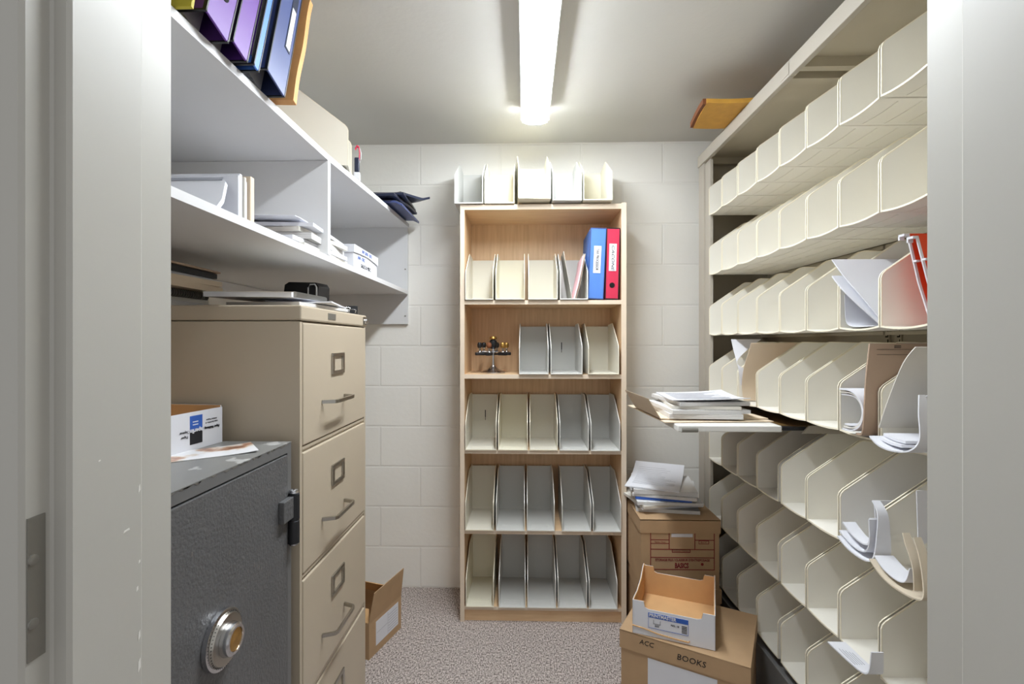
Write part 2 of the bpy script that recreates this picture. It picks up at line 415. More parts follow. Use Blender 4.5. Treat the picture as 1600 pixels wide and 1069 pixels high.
def file_bin(label, loc, rot, wd, color, group, slot=False, sag=0.):
    t = thing('file_bin', label, 'file bin', loc, rot, group)
    bodies, rims = bin_meshes(round(wd, 3), sag)
    link('bin_body', bodies[color], t)
    a, b, c = rims[color]
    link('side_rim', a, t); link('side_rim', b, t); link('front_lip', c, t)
    if slot:
        s = MB(); s.box(-.002, .002, BD-.0042, BD-.003, .105, .14); s.box(-.0012, .0012, BD-.0042, BD-.003, .09, .105)
        s.build('label_slot', M['gap'], t)
    return t

# ------------------------------------------------------------------ bookcase
BX0, BX1, BY0, BY1, BH = -.2865, .4465, 2.150, 2.436, 1.849
t = thing('bookcase', 'tall birch veneer bookcase with open shelves against the back wall', 'bookcase', (.08, BY0, 0))
def L_(*b): return [b[0]-.08, b[1]-.08, b[2]-BY0, b[3]-BY0, b[4], b[5]]
SH = [(1.4066, 1.4249), (1.0776, 1.096), (.7445, .760), (.3887, .4056)]
for a, b in ((BX0, BX0+.019), (BX1-.022, BX1)):
    p = MB().box(*L_(a, b, BY0+.001, BY1, 0, BH+.004)).build('side_panel', M['birch'], t)
    MB().box(*L_(a, b, BY0, BY0+.001, 0, BH+.004)).build('edge_band', M['birch_edge'], p)
def shelf(nm, z0, z1, inset=.0):
    p = MB().box(*L_(BX0+.019, BX1-.022, BY0+.001+inset, BY1-.004, z0, z1)).build(nm, M['birch_h'], t)
    MB().box(*L_(BX0+.019, BX1-.022, BY0+inset, BY0+.001+inset, z0, z1)).build('edge_band', M['birch_edge'], p)
shelf('top_panel', 1.826, BH)
for z0, z1 in SH: shelf('shelf', z0, z1, .003)
shelf('bottom_shelf', .052, .0668, .003)
MB().box(*L_(BX0+.019, BX1-.022, BY0+.012, BY0+.028, 0, .052)).build('kick_board', M['birch_h'], t)
MB().box(*L_(BX0+.019, BX1-.022, BY1-.004, BY1, 0, 1.826)).build('back_panel', M['birch'], t)

ORD = ['first', 'second', 'third', 'fourth', 'fifth', 'sixth', 'seventh', 'eighth', 'ninth']
def bc(row, z, spans, cols, where, skip=(), slots=(), y=BY0-.008, base_label=None):
    n = len(spans)
    for i, ((a, b), c) in enumerate(zip(spans, cols)):
        hue = {'bin_cream': 'cream', 'bin_ivory': 'ivory', 'bin_grey': 'pale grey'}[c]
        lab = '%s file bin, %s from the left %s' % (hue, ORD[i], where)
        if i in slots: lab = '%s file bin with a dark back slot, %s' % (hue, where)
        file_bin(lab, ((a+b)/2, y+random.uniform(-.003, .004), z+.0022), (0, 0, math.radians(random.uniform(-.5, .5))), b-a-.006, c, 'file bins in the bookcase', i in slots)
bc(0, BH, [(-.313, -.181), (-.1805, -.043)], ['bin_grey', 'bin_ivory'], 'on top of the bookcase', y=BY0-.012)
file_bin('ivory open file bin, the tallest of those on top of the bookcase', (.0425, BY0-.045, BH+.012), (math.radians(-2.5), 0, math.radians(3)), .138, 'bin_ivory', 'file bins in the bookcase').scale = (1.02, 1, 1.1)
file_bin('pale grey open file bin, fourth from the left on top of the bookcase', (.185, BY0-.03, BH+.0072), (math.radians(-1.5), 0, math.radians(2)), .126, 'bin_grey', 'file bins in the bookcase')
file_bin('ivory open file bin at the right end on top of the bookcase', (.318, BY0-.03, BH+.0072), (math.radians(-1.5), 0, math.radians(1)), .126, 'bin_ivory', 'file bins in the bookcase')
bc(1, SH[0][1], [(-.266, -.136), (-.132, 0.003), (.012, .147)], ['bin_cream', 'bin_ivory', 'bin_cream'], 'on the uppermost bookcase shelf')
file_bin('pale grey file bin holding leaning folders beside the blue binder', (.2165, BY0-.004, SH[0][1]+.0022), (0, 0, 0), .122, 'bin_grey', 'file bins in the bookcase')
bc(2, SH[1][1], [(-.028, .107), (.111, .256), (.275, .415)], ['bin_grey', 'bin_grey', 'bin_cream'], 'on the shelf with the stamp stand', slots=(1,))
bc(3, SH[2][1], [(-.266, -.122), (-.121, .016), (.018, .148), (.150, .284), (.286, .420)], ['bin_cream', 'bin_ivory', 'bin_cream', 'bin_grey', 'bin_grey'], 'on the shelf below the stamp stand', slots=(0,))
bc(4, SH[3][1], [(-.266, -.134), (-.130, .003), (.006, .134), (.160, .294), (.296, .424)], ['bin_cream', 'bin_grey', 'bin_grey', 'bin_grey', 'bin_grey'], 'on the second lowest bookcase shelf')
bc(5, .0668, [(-.264, -.134), (-.118, .006), (.008, .140), (.142, .276), (.278, .408)], ['bin_ivory', 'bin_grey', 'bin_grey', 'bin_grey', 'bin_grey'], 'on the lowest bookcase shelf')

# folders in the leaning bin: a grey card leaning left, a pink sheaf and a white folder leaning right
z0 = SH[0][1]+.0062
o = MB().ribbon([(0, 0), (-.020, .11), (-.038, .213)], .0016, 'Y', 0, [.20, .20, .15]).build('card_folder', M['paper_warm']); o.location = (.2105, BY0+.02, z0)
tag(o, 'grey card folder leaning left in the bin beside the blue binder', 'folder')
o = MB().ribbon([(0, 0), (.018, .07), (.034, .15), (.040, .19)], .006, 'Y', 0, .2).build('paper_sheaf', M['rose']); o.location = (.219, BY0+.006, z0+.001)
tag(o, 'pale pink sheaf of papers leaning right in the bin beside the blue binder', 'papers')
o = MB().ribbon([(0, 0), (.018, .07), (.034, .15), (.041, .2)], .0016, 'Y', 0, .21).build('card_folder', M['manila']); o.location = (.2265, BY0+.010, z0)
tag(o, 'manila folder behind the pink papers leaning towards the blue binder', 'folder')

def lever_binder(name, label, cm, loc, rot, wd=.07, h=.315, dp=.270, hole=True, tlabel=None, group=None, lab_mat='paper', edge='black', lab_z=(.13, .25), shear=0):
    """lever-arch binder: local spine faces -Y, width along X"""
    t = thing(name, label, 'binder', loc, rot, group)
    b = MB(); hw = wd/2
    b.box(-hw, -hw+.003, .004, dp, 0, h); b.box(hw-.003, hw, .004, dp, 0, h)
    b.build('cover', M[cm], t)
    s = MB().box(-hw, hw, 0, .004, 0, h, .001).build('spine', M[cm], t)
    e = MB()
    for z in (0, h-.004): e.box(-hw-.0008, hw+.0008, -.0008, .0048, z, z+.004)
    e.box(-hw-.0008, -hw+.0022, -.0008, .0048, .004, h-.004).box(hw-.0022, hw+.0008, -.0008, .0048, .004, h-.004)
    e.build('edge_trim', M[edge], t)
    MB().box(-hw+.008, hw-.012, .03, dp-.03, .006, h-.02).build('pages', M['pages'], t)
    if hole:
        g = MB().lathe([(.012, -.0012), (.012, 0)], 20, 'Y', (0, 0, .062)).build('finger_hole', M['gap'], s)
    if tlabel is not None:
        p = MB().box(-.016, .016, -.0012, 0, lab_z[0], lab_z[1]).build('spine_label', M[lab_mat], s)
        if tlabel: text('lettering', tlabel, .017, M['darkink'], p, (0, -.0016, sum(lab_z)/2), (0, 0, -1), (1, 0, 0), shear=shear, sx=(lab_z[1]-lab_z[0])*.9/(.0115*len(tlabel)))
    return t
lever_binder('ring_binder', 'blue binder with a lettered spine label on the uppermost bookcase shelf', 'blue', (.312, BY0+.006, SH[0][1]+.0045), (0, math.radians(2.5), 0), .068, tlabel='TAX PROCESSOR', hole=False, edge='navy', lab_z=(.115, .235))
lever_binder('ring_binder', 'red lever arch binder with a black finger hole at the right bookcase side', 'red', (.383, BY0+.006, SH[0][1]+.0035), (0, math.radians(1.5), 0), .058, tlabel='CACONE', lab_z=(.125, .245), shear=.3)

# stamp carousel and the stamps hanging from it
CX_, CY_, CZ_ = -.147, 2.255, SH[1][1]+.0006
t = thing('stamp_carousel', 'chrome carousel stand with rubber stamps on the bookcase shelf', 'stamp rack', (CX_, CY_, CZ_))
MB().lathe([(.055, 0), (.055, .004), (.046, .010), (.028, .017), (.014, .028), (.010, .034)], 32).build('base', M['polished'], t, True)
MB().lathe([(.008, .03), (.006, .05), (.006, .10), (.009, .104), (.009, .112)], 20).build('stem', M['polished'], t, True)
k = MB().lathe([(.024, .092), (.030, .097), (.030, .102), (.010, .105)], 28)
for i in range(6):
    a = i*PI/3+.3; ca, sa = math.cos(a), math.sin(a)
    k.tube([(.026*ca, .026*sa, .099), (.0535*ca, .0535*sa, .099)], .0026, 8); k.tube([(.064*ca+.0095*math.cos(q*PI/6), .064*sa+.0095*math.sin(q*PI/6), .0992) for q in range(12)], .0018, 6, True)
k.build('arm_wheel', M['polished'], t, True)
MB().lathe([(.010, .112), (.017, .12), (.019, .135), (.016, .150), (.008, .156)], 24).build('knob', M['black'], t, True)
MB().lathe([(.016, .1565), (.018, .160), (.014, .168), (.006, .170)], 20).build('knob_cap', M['brass'], t, True)
KINDS = [('wooden', 'brass'), ('black', 'black'), ('black', 'black'), ('black', 'black'), ('brown', 'rust'), ('wooden', 'brass')]
WH = ['at the right of the chrome carousel', 'at the back right of the chrome carousel', 'at the back left of the chrome carousel', 'at the left of the chrome carousel', 'at the front left of the chrome carousel', 'at the front right of the chrome carousel']
for i in range(6):
    a = i*PI/3+.3; x, y = .064*math.cos(a), .064*math.sin(a)
    s = thing('rubber_stamp', '%s handled rubber stamp %s' % (KINDS[i][0], WH[i]), 'stamp', (CX_+x, CY_+y, CZ_+.082), (0, 0, a), 'stamps on the carousel')
    MB().box(-.022, .020, -.012, .012, 0, .014, .003).build('die_block', M['black'], s)
    MB().lathe([(.005, .014), (.0045, .03), (.007, .034)], 14).build('collar', M['chrome'], s, True)
    MB().lathe([(.007, .034), (.011, .04), (.0115, .05), (.008, .058), (.003, .060)], 18).build('handle', M[KINDS[i][1]], s, True)

# ------------------------------------------------------------------ filing rack, right wall
RX, RBX = .815, 1.125
RY = [2.1736, 2.0339, 1.8828, 1.729, 1.5769, 1.4286, 1.2825, 1.1373, .9976, .855]
RZ = [1.800, 1.537, 1.2735, 1.011, .727, .471, .222]
def rack(y0, y1, label, far):
    t = thing('filing_rack', label, 'filing rack', (RX, y0, 0))
    def q(x0, x1, a, b, z0, z1, *bv): return [x0-RX, x1-RX, a-y0, b-y0, z0, z1, *bv]
    MB().box(*q(RBX, RBX+.012, y0, y1, .03, 2.085)).build('back_panel', M['rack_in'], t)
    MB().box(*q(RX+.012, RBX+.012, y0, y1-.0, 2.088, 2.102)).build('top_panel', M['rack_in'], t)
    lp = MB().box(*q(RX-.006, RX+.012, y0, y1, 2.054, 2.105, .002)).build('top_lip', M['rack'], t)
    MB().box(*q(RX+.012, RBX, y1-.045, y1-.02, 2.058, 2.088)).build('cross_beam', M['rack_in'], t)
    MB().box(*q(RX+.012, RBX, y0+.02, y0+.045, 2.058, 2.088)).build('cross_beam', M['rack_in'], t)
    MB().box(*q(RX+.04, RBX+.012, y0, y1, 0, .03)).build('plinth', M['rack_base'], t)
    MB().box(*q(RX-.004, RX+.036, y0, y1, 0, .19, .003)).build('base_rail', M['rack_base'], t)
    for z in RZ:
        MB().box(*q(RBX-.03, RBX, y0+.004, y1-.004, z-.012, z-.0015)).build('hanging_rail', M['rack_in'], t)
    if far:
        MB().box(*q(RX+.016, RBX+.012, y1-.012, y1, .03, 2.088)).build('end_panel', M['rack_in'], t)
        MB().box(*q(RX, RX+.014, y1-.062, y1, .19, 2.054)).box(*q(RX+.014, RX+.016, y1-.062, y1-.012, .19, 2.054)).build('post', M['rack'], t)
        MB().box(*q(RX+.008, RX+.020, y1-.12, y1-.062, .19, 2.054)).build('post', M['rack'], t)
    else:
        MB().box(*q(RX+.03, RBX, y0, y0+.012, .03, 2.054)).build('end_panel', M['rack_in'], t)
    # slotted upright on the back panel at the joint of the two sections
    yy = y0+.012 if far else y1-.035
    u = MB().box(*q(RBX-.006, RBX, yy, yy+.022, .2, 2.05)).build('slotted_upright', M['rack_in'], t)
    s = MB()
    for z in [a+.255 for a in RZ[1:]]+[a+.225 for a in RZ]:
        s.box(*q(RBX-.0066, RBX-.006, yy+.004, yy+.007, z-.012, z+.012)); s.box(*q(RBX-.0066, RBX-.006, yy+.007, yy+.016, z-.012, z-.008))
    s.build('slots', M['gap'], u)
    return t, lp
r1, lp1 = rack(1.512, 2.30, 'taupe steel filing rack section standing at the far corner by the back wall', True)
r2, lp2 = rack(.66, 1.5115, 'taupe steel filing rack section nearest the doorway on the right', False)
MB().box(-.0072, -.006, 0, .05, 2.062, 2.096).build('maker_plate', M['rack'], lp1)
ROWN = ['top', 'second', 'third', 'fourth', 'fifth', 'sixth', 'bottom']
SPEC = {(2, 6): 'cream file bin holding a leaning white folder in the third rack row',
        (2, 7): 'cream file bin holding orange red folders in the third rack row',
        (3, 2): 'cream file bin holding a beige folder above the pull-out tray',
        (3, 6): 'cream file bin stuffed with a brown folder in the fourth rack row',
        (3, 7): 'cream file bin holding a bulging white folder in the fourth rack row',
        (4, 6): 'cream file bin with a sagging white bundle in the fifth rack row',
        (4, 7): 'cream file bin with a grey paper bag end in the fifth rack row',
        (5, 6): 'cream file bin with a folded white bundle in the sixth rack row'}
for r, z in enumerate(RZ):
    for i in range(9 if r == 0 else 8):
        a, b = RY[i], RY[i+1]
        if r >= 4 and i == 4: a -= .006
        if r >= 4 and i == 3: b += .006
        lab = SPEC.get((r, i), 'empty cream file bin, %s from the far end of the %s rack row' % (ORD[i], ROWN[r]))
        file_bin(lab, (RX, (a+b)/2, z), (0, math.radians(random.uniform(-.4, .4)), -PI/2+math.radians(random.uniform(-.5, .5))), a-b-.0048, 'bin_rack', 'file bins on the filing rack', sag=.0055 if r < 3 else .0035)

# pull-out tray between the fourth and fifth rows
t = thing('reference_shelf', 'grey pull-out tray shelf slid out from the filing rack', 'pull-out shelf', (.48, 1.538, .962))
MB().box(0, .322, 0, .5, -.004, .016, .003).build('tray_board', M['fixture'], t)
MB().box(.324, .60, .03, .56, .001, .012).build('tray_liner', M['brown_tray'], t)
MB().box(.325, .40, .0, .014, .002, .013).build('slide_rail', M['blackmetal'], t)
MB().lathe([(.008, 0), (.008, .05)], 14, 'X', (.012, .004, .002)).build('end_roller', M['steel_dull'], t, True)
MB().prism([(.378, -.006), (.402, .018), (.63, .018), (.63, -.006)], 'Y', -.010, -.002).build('slide_bracket', M['rack'], t)

# ------------------------------------------------------------------ sheets, sheaves, folders
def sheaf(name, label, cat, m, loc, rz, w, l, t, bend=None, group=None, top=None, nx=10, ny=10, skew=0., rx=0., ry=0.):
    o = MB().slab(w, l, t, bend, nx, ny, skew=skew).build(name, M[m], None, True, loc, (rx, ry, rz))
    tag(o, label, cat, group)
    if top:
        lines = MB()
        for k in range(top):
            y = l*.36-k*l*.72/top
            ww = w*.8*random.uniform(.6, 1)
            lines.slab(ww, l*.007, .0003, (lambda u, v, y=y, ww=ww: bend((u*ww/2-(w*.4-ww/2))/(w/2), y/(l/2)) if bend else 0), 8, 1, (-(w*.4-ww/2), y, t+.0004))
        lines.build('printed_lines', M['ink'], o)
    return o
# papers on the tray
G = 'papers on the pull-out tray'
zt = .9785
sheaf('manila_folder', 'large manila folder lying undermost on the pull-out tray', 'folder', 'manila', (.615, 1.80, zt+.001), math.radians(4), .36, .42, .003, None, G)
sheaf('manila_folder', 'pinkish manila folder directly under the white papers on the tray', 'folder', 'manila', (.60, 1.775, zt+.0052), math.radians(3), .40, .30, .003, lambda u, v: .40*max(0, -u-.79)**1.15, G)
zz = zt+.0092
SPC = [(.235, .28, .016, 'pages', -3, 'thick white sheaf', 'undermost of the white pile on the tray'), (.255, .29, .012, 'pages', 2, 'grey edged sheaf', 'second from the bottom of the white pile on the tray'),
       (.22, .28, .010, 'paper_warm', -6, 'off-white sheaf', 'in the middle of the white pile on the tray'), (.235, .285, .012, 'pages', 4, 'white sheaf', 'just under the printed sheet on the tray')]
for i, (w, l, th, m, a, nm, wh) in enumerate(SPC):
    sheaf('paper_sheaf', '%s of papers, %s' % (nm, wh), 'papers', m, (.60+.006*i, 1.745+.006*i, zz), math.radians(a), w, l, th, None, G); zz += th+.0006
    zz += .0004
sheaf('printed_sheet', 'white sheet covered in printed lines, topmost on the tray', 'papers', 'paper', (.622, 1.755, zz+.0004), math.radians(-4), .245, .29, .003, lambda u, v: .016*max(0, -v*.8+u*.2-.1)**2+.012*max(0, u*.6+v*.4)**2, G, 16)

# ------------------------------------------------------------------ contents of the rack bins
def ribbon_thing(name, label, cat, m, pts, t, x0, x1, group=None):
    pts, x0, x1 = smooth(pts, x0, x1)
    return tag(MB().ribbon(pts, t, 'X', x0, x1).build(name, M[m], None, True), label, cat, group)
G = 'papers sticking out of the filing rack'
def yz(r, i): return RY[i], RY[i+1], RZ[r]+.0035
# row 3: white folder leaning, loose sheets under it, orange hanging folders
y0, y1, z = yz(2, 6)
f = ribbon_thing('file_folder', 'white folder leaning out of the third rack row', 'folder', 'paper', [(y1+.009, z+.002), (y1+.042, z+.06), (y1+.083, z+.12), (y1+.120, z+.172)], .003, [.832, .81, .79, .78], 1.02, G)
ln = MB()
for q, (e, b_) in enumerate(((.157, .32), (.147, .32))): ln.box(.79, 1.0, y1+.0855-q*.0052, y1+.0860-q*.0052, z+e, z+e+.0007)
ribbon_thing('paper_sheet', 'loose white sheet just below the leaning folder in the third rack row', 'papers', 'paper', [(y1+.016, z+.0022), (y1+.052, z+.052), (y1+.090, z+.098), (y1+.116, z+.130)], .0035, [.828, .80, .783, .778], 1.0, G)
ribbon_thing('paper_sheet', 'curled bluish white sheet under the leaning folder in the third rack row', 'papers', 'paper', [(y1+.03, z+.0012), (y0-.05, z+.0012), (y0-.022, z+.008), (y0-.012, z+.03), (y0-.010, z+.085)], .0012, .822, .98, G)
ln.bm.free()
y0, y1, z = yz(2, 7)
for k in range(2):
    d = k*.024
    t = thing('hanging_folder', 'orange red hanging folder with white rods, the %s of two in the third rack row' % ('nearer' if k == 0 else 'farther'), 'folder', (0, 0, 0), (0, 0, 0), 'orange hanging folders')
    pts = [(y1+.046+d, z+.003), (y1+.054+d, z+.09), (y1+.056+d, z+.188+.010*k)]
    MB().ribbon(pts, .002, 'X', [.876, .856, .833], 1.075).build('card', M['orange'], t)
    MB().ribbon(pts, .0035, 'X', [.871, .851, .828], [.876, .856, .833]).build('rod', M['cloudy'], t)
    e = pts[-1]; h = MB().box(.822, .833, e[0]-.001, e[0]+.016, e[1]-.005, e[1]).box(.822, .833, e[0]+.012, e[0]+.016, e[1]-.012, e[1]-.005)
    h.build('hook', M['cloudy'], t)
    MB().box(.838, .848, pts[1][0]-.012, pts[1][0]-.001, z+.135, z+.139).build('tab', M['cloudy'], t)
# row 4: beige folder with white sheet (far), brown folder with slumping papers, bulging white folder
y0, y1, z = yz(3, 2)
ribbon_thing('file_folder', 'beige folder leaning in the fourth rack row above the tray', 'folder', 'manila', [(y0-.012, z+.003), (y0-.018, z+.06), (y0-.048, z+.13), (y0-.090, z+.19), (y0-.108, z+.222)], .0018, [.832, .822, .816, .815, .815], 1.06, G)
ribbon_thing('file_folder', 'white folder half open beside the beige one in the fourth rack row', 'folder', 'paper', [(y0-.0098, z+.06), (y0-.0092, z+.118), (y0+.003, z+.150), (y0+.040, z+.205), (y0+.055, z+.236)], .0012, [.822, .8135, .8110, .8125, .8125], [.90, .84, .8125, .88, .93], G)
y0, y1, z = yz(3, 6)
t = ribbon_thing('file_folder', 'brown kraft folder bulging out of the fourth rack row', 'folder', 'kraft_folder', [(y1+.060, z+.004), (y1+.026, z+.010), (y1+.012, z+.045), (y1+.012, z+.14), (y1+.014, z+.222)], .004, [.80, .79, .785, .79, .80], 1.06, G)
ln = MB()
for h_ in (.208, .196): ln.box(.815, 1.0, y1+.0108, y1+.0115, z+h_, z+h_+.0007)
ln.box(.855, .87, y1+.0108, y1+.0113, z+.212, z+.2135).box(.855, .87, y1+.0108, y1+.0113, z+.2155, z+.217)
ln.build('printed_lines', M['darkink'], t)
for k, lab in enumerate(('outermost', 'middle', 'innermost')):
    dd = .006*k
    ribbon_thing('paper_sheaf', 'white sheaf slumping like a hook before the brown folder, %s of three' % lab, 'papers', 'paper' if k != 1 else 'paper_warm',
        [(y0-.042, z+.008+dd), (y1+.070, z+.010+dd), (y1+.040+dd*.7, z+.026+dd*.6), (y1+.028+dd, z+.058), (y1+.040+dd*.7, z+.088-dd*.6), (y1+.072, z+.106-dd), (y0-.030, z+.107-dd*1.1)], .0036, .795+dd*.5, 1.0, 'sheaves before the brown folder')
y0, y1, z = yz(3, 7)
ribbon_thing('file_folder', 'white folder bulging over the bin edge in the fourth rack row', 'folder', 'paper', [(y0-.036, z+.016), (y0-.07, z+.003), (y1+.035, z-.001), (y1+.006, z+.005), (y1-.008, z+.03), (y1+.000, z+.08), (y1+.012, z+.118)], .003, [.765, .76, .763, .775, .785, .79, .80], .8120, G)
ribbon_thing('file_folder', 'tall white folder leaning in the fourth rack row beside the doorway', 'folder', 'paper_warm', [(y0-.016, z+.032), (y0-.045, z+.10), (y0-.080, z+.18), (y0-.094, z+.215)], .002, [.80, .80, .805, .82], 1.03, G)
for k, lab in enumerate(('lower', 'upper')):
    ribbon_thing('paper_sheaf', '%s white sheaf lying in the bulging folder of the fourth rack row' % lab, 'papers', 'paper', [(y0-.050, z+.015+.008*k), (y0-.08, z+.010+.008*k), (y1+.028, z+.010+.008*k)], .006, .778+.008*k, .99, 'sheaves in the bulging folder')
ribbon_thing('plastic_sleeve', 'clear milky sleeve standing in the bulging white folder', 'sleeve', 'cloudy', [(y1+.022, z+.003), (y1+.020, z+.06), (y1+.020, z+.11), (y1+.014, z+.116)], .002, .82, 1.0)
# row 5: sagging bundle, tan bag, tall white folder
y0, y1, z = yz(4, 6)
F_ = .8120
ribbon_thing('paper_bundle', 'white folded bundle drooping out of the fifth rack row', 'papers', 'paper', [(y1+.080, z+.032), (y1+.035, z+.018), (y1-.018, z+.016), (y1-.035, z+.032), (y1-.033, z+.09), (y1-.025, z+.126), (y1-.002, z+.146)], .003, [.768, .766, .768, .775, .784, .79, .795], F_, G)
for k in range(2):
    ribbon_thing('paper_sheaf', '%s sheet folded inside the drooping bundle of the fifth rack row' % ('lower' if k == 0 else 'upper'), 'papers', 'paper', [(y1+.084-.004*k, z+.044+.022*k), (y1+.038, z+.028+.018*k), (y1-.004, z+.030+.016*k), (y1-.021+.006*k, z+.057+.018*k), (y1-.020+.006*k, z+.11)], .003, [.775+.006*k]*5, F_, 'sheets in the drooping bundle')
ribbon_thing('paper_bundle', 'white papers at the back of the drooping bundle in the fifth rack row', 'papers', 'paper', [(y0-.03, z+.003), (y1+.035, z+.004), (y1+.015, z+.02), (y1+.014, z+.09), (y1+.018, z+.14)], .003, .8135, 1.02, G)
y0, y1, z = yz(4, 7)
ribbon_thing('paper_bag', 'grey tan folded paper bag drooping out of the fifth rack row', 'paper bag', 'bag', [(y1+.104, z+.027), (y1+.06, z+.012), (y1+.015, z+.007), (y1-.034, z+.011), (y1-.043, z+.025), (y1-.018, z+.08), (y1+.003, z+.116)], .003, [.765, .758, .755, .757, .765, .778, .782], [F_, F_, F_-.002, .797, .797, .797, .797], G)
ribbon_thing('paper_bag', 'crumpled inner panel of the tan paper bag in the fifth rack row', 'paper bag', 'bag', [(y1-.020, z+.020), (y1-.008, z+.06), (y1+.018, z+.095), (y1+.031, z+.114)], .0025, [.765, .772, .778, .782], .796, G)
ribbon_thing('paper_sheet', 'white sheet resting in the tan paper bag of the fifth rack row', 'papers', 'paper', [(y1+.096, z+.038), (y1+.06, z+.024), (y1+.022, z+.019), (y1+.008, z+.026), (y1+.010, z+.05)], .002, [.770, .765, .765, .77, .78], [F_, F_, F_, .797, .797], G)
ribbon_thing('file_folder', 'tall white folder jutting out of the fifth rack row beside the doorway', 'folder', 'paper', [(y1-.018, z-.008), (y1-.006, z+.06), (y1+.0105, z+.10), (y1+.0135, z+.13), (y1+.018, z+.206)], .002, [.7985, .7985, .7985, .799, .80], [F_, F_, F_-.002, .94, 1.0], G)
# sixth row: folded bundle lying on the bin floor with its flap over the front
y0, y1, z = yz(5, 6)
o = ribbon_thing('paper_bundle', 'white printed bundle folded up in the sixth rack row', 'papers', 'paper', [(y1+.118, z+.0035), (y1+.05, z+.0030), (y1+.008, z+.004), (y1-.010, z+.012), (y1-.013, z+.03), (y1-.013, z+.062)], .003, [.768, .771, .775, .778, .782, .785], F_, G)
ln = MB()
for k in range(5): ln.box(.778+.0055*k, .7790+.0055*k, y1+.030, y1+.090-.004*k, z+.0047, z+.0053)
ln.build('printed_lines', M['ink'], o)

# padded envelope on the rack top
t = thing('padded_envelope', 'mustard padded envelope overhanging the top of the filing rack', 'envelope', (.835, 1.885, 2.1062), (0, math.radians(0), math.radians(-6)))
MB().slab(.32, .215, .016, lambda u, v: .012*max(0, -u-.2)**2, 12, 8).build('envelope_body', M['padded'], t, True)
MB().slab(.012, .20, .02, lambda u, v: .006*(1-v*v), 3, 8, (-.166, 0, .0072)).build('folded_flap', M['rust'], t, True)

# ------------------------------------------------------------------ wall shelving, left
t = thing('wall_shelf', 'white melamine wall shelving with two boards and a divider on the left wall', 'shelf', (XL, 1.5, 1.33))
def W(x, y, z): return (x-XL, y-1.5, z-1.33)
XF = -.58; NY = .66
def board(nm, zs, xf0, xf1):
    pts = [(y-1.5, z-1.33) for y, z in zs]
    b = MB(); n = len(pts)
    b.ribbon(pts, .018, 'X', 0.0005, [(xf0+(xf1-xf0)*(zs[i][0]-NY)/(2.425-NY))-XL for i in range(n)])
    return b.build(nm, M['white_board'], t)
board('shelf_board', [(NY, 1.785), (1.1, 1.784), (1.43, 1.786), (1.9, 1.805), (2.425, 1.823)], -.581, -.580)
lb = board('shelf_board', [(NY, 1.4875), (2.425, 1.4875)], XF, XF-.004)
MB().box(*[a-b for a, b in zip((XL+.001, XF-.001), (XL, XL))], 1.4216-1.5, 1.440-1.5, 1.498-1.33, 1.776-1.33).build('divider', M['white_board'], t)
ep = MB().box(.001, -.5875-XL, 2.4262-1.5, 2.4455-1.5, 0, .484).build('end_panel', M['white_board'], t)
for (x, z) in ((-.60, 1.605), (-.60, 1.37)): MB().lathe([(.004, -.0012), (.004, 0)], 12, 'Y', (x-XL, 2.4262-1.5, z-1.33)).build('screw', M['steel_dull'], ep)
MB().box(.0005, .018, NY-1.5, 2.425-1.5, 1.445-1.33, 1.477-1.33).build('cleat', M['white_board'], t)
MB().box(.0005, .018, NY-1.5, 2.425-1.5, 1.72-1.33, 1.772-1.33).build('cleat', M['white_board'], t)

# things on the upper board
def spine_binder(label, cm, y0, wd, lean, over, h=.315, dp=.28, name='ring_binder', hole=False, plate=False, zb=1.7945, edge='black'):
    """binder with its spine towards the room, leaning along the shelf away from the door"""
    t = thing(name, label, 'binder', (-.58+over, y0+wd, zb), (-lean, 0, 0), 'binders on the upper wall shelf')
    # local: spine at x=0 facing +x, thickness along -y, up z
    MB().box(-dp, -.004, -wd, -wd+.003, 0, h).box(-dp, -.004, -.003, 0, 0, h).build('cover', M[cm], t)
    s = MB().box(-.004, 0, -wd, 0, 0, h, .0012).build('spine', M[cm], t)
    e = MB()
    e.box(-.006, .0008, -wd-.0008, -wd+.0022, 0, h).box(-.006, .0008, -.0022, .0008, 0, h)
    e.box(-dp, .0008, -wd-.0006, -wd+.0034, -.0006, .003).box(-dp, .0008, -.0034, .0006, -.0006, .003); e.build('edge_trim', M[edge], t)
    MB().box(-dp+.03, -.05, -wd+.010, -.012, .008, h-.03).build('pages', M['pages'], t)
    g = MB(); g.tube([(-.03+.014*math.cos(a), -wd/2+.016*math.sin(a), .05) for a in [i*PI/8 for i in range(16)]], .0022, 6, True)
    g.box(-.010, -.006, -wd/2-.014, -wd/2+.014, .02, .28); g.build('ring_mechanism', M['polished'], t)
    if hole: MB().lathe([(.011, 0), (.011, .0012)], 18, 'X', (0, -wd/2, .075)).build('finger_hole', M['gap'], s)
    if plate:
        p = MB().box(0, .0012, -.034, -.012, .11, .28).build('label_holder', M['navy_dark'], s)
        MB().box(.0012, .0018, -.031, -.015, .115, .23).build('card', M['paper'], p)
    return t
ZB = 1.7945
ln_ = math.radians(17)
spine_binder('purple lever arch binder with a finger hole, nearest on the upper wall shelf', 'purple', .822, .066, ln_, .030, hole=True)
spine_binder('purple binder without a finger hole on the upper wall shelf', 'purple', .900, .050, ln_, .030)
spine_binder('slim bright blue binder beside the purple ones on the upper wall shelf', 'blue', .965, .020, ln_, .034)
spine_binder('navy vinyl binder with a white spine card on the upper wall shelf', 'navy', 1.010, .078, ln_, .036, plate=True)
t = thing('brown_envelope', 'creased brown envelope standing beside the navy binder on the upper shelf', 'envelope', (-.537, 1.128, ZB), (-ln_, 0, 0))
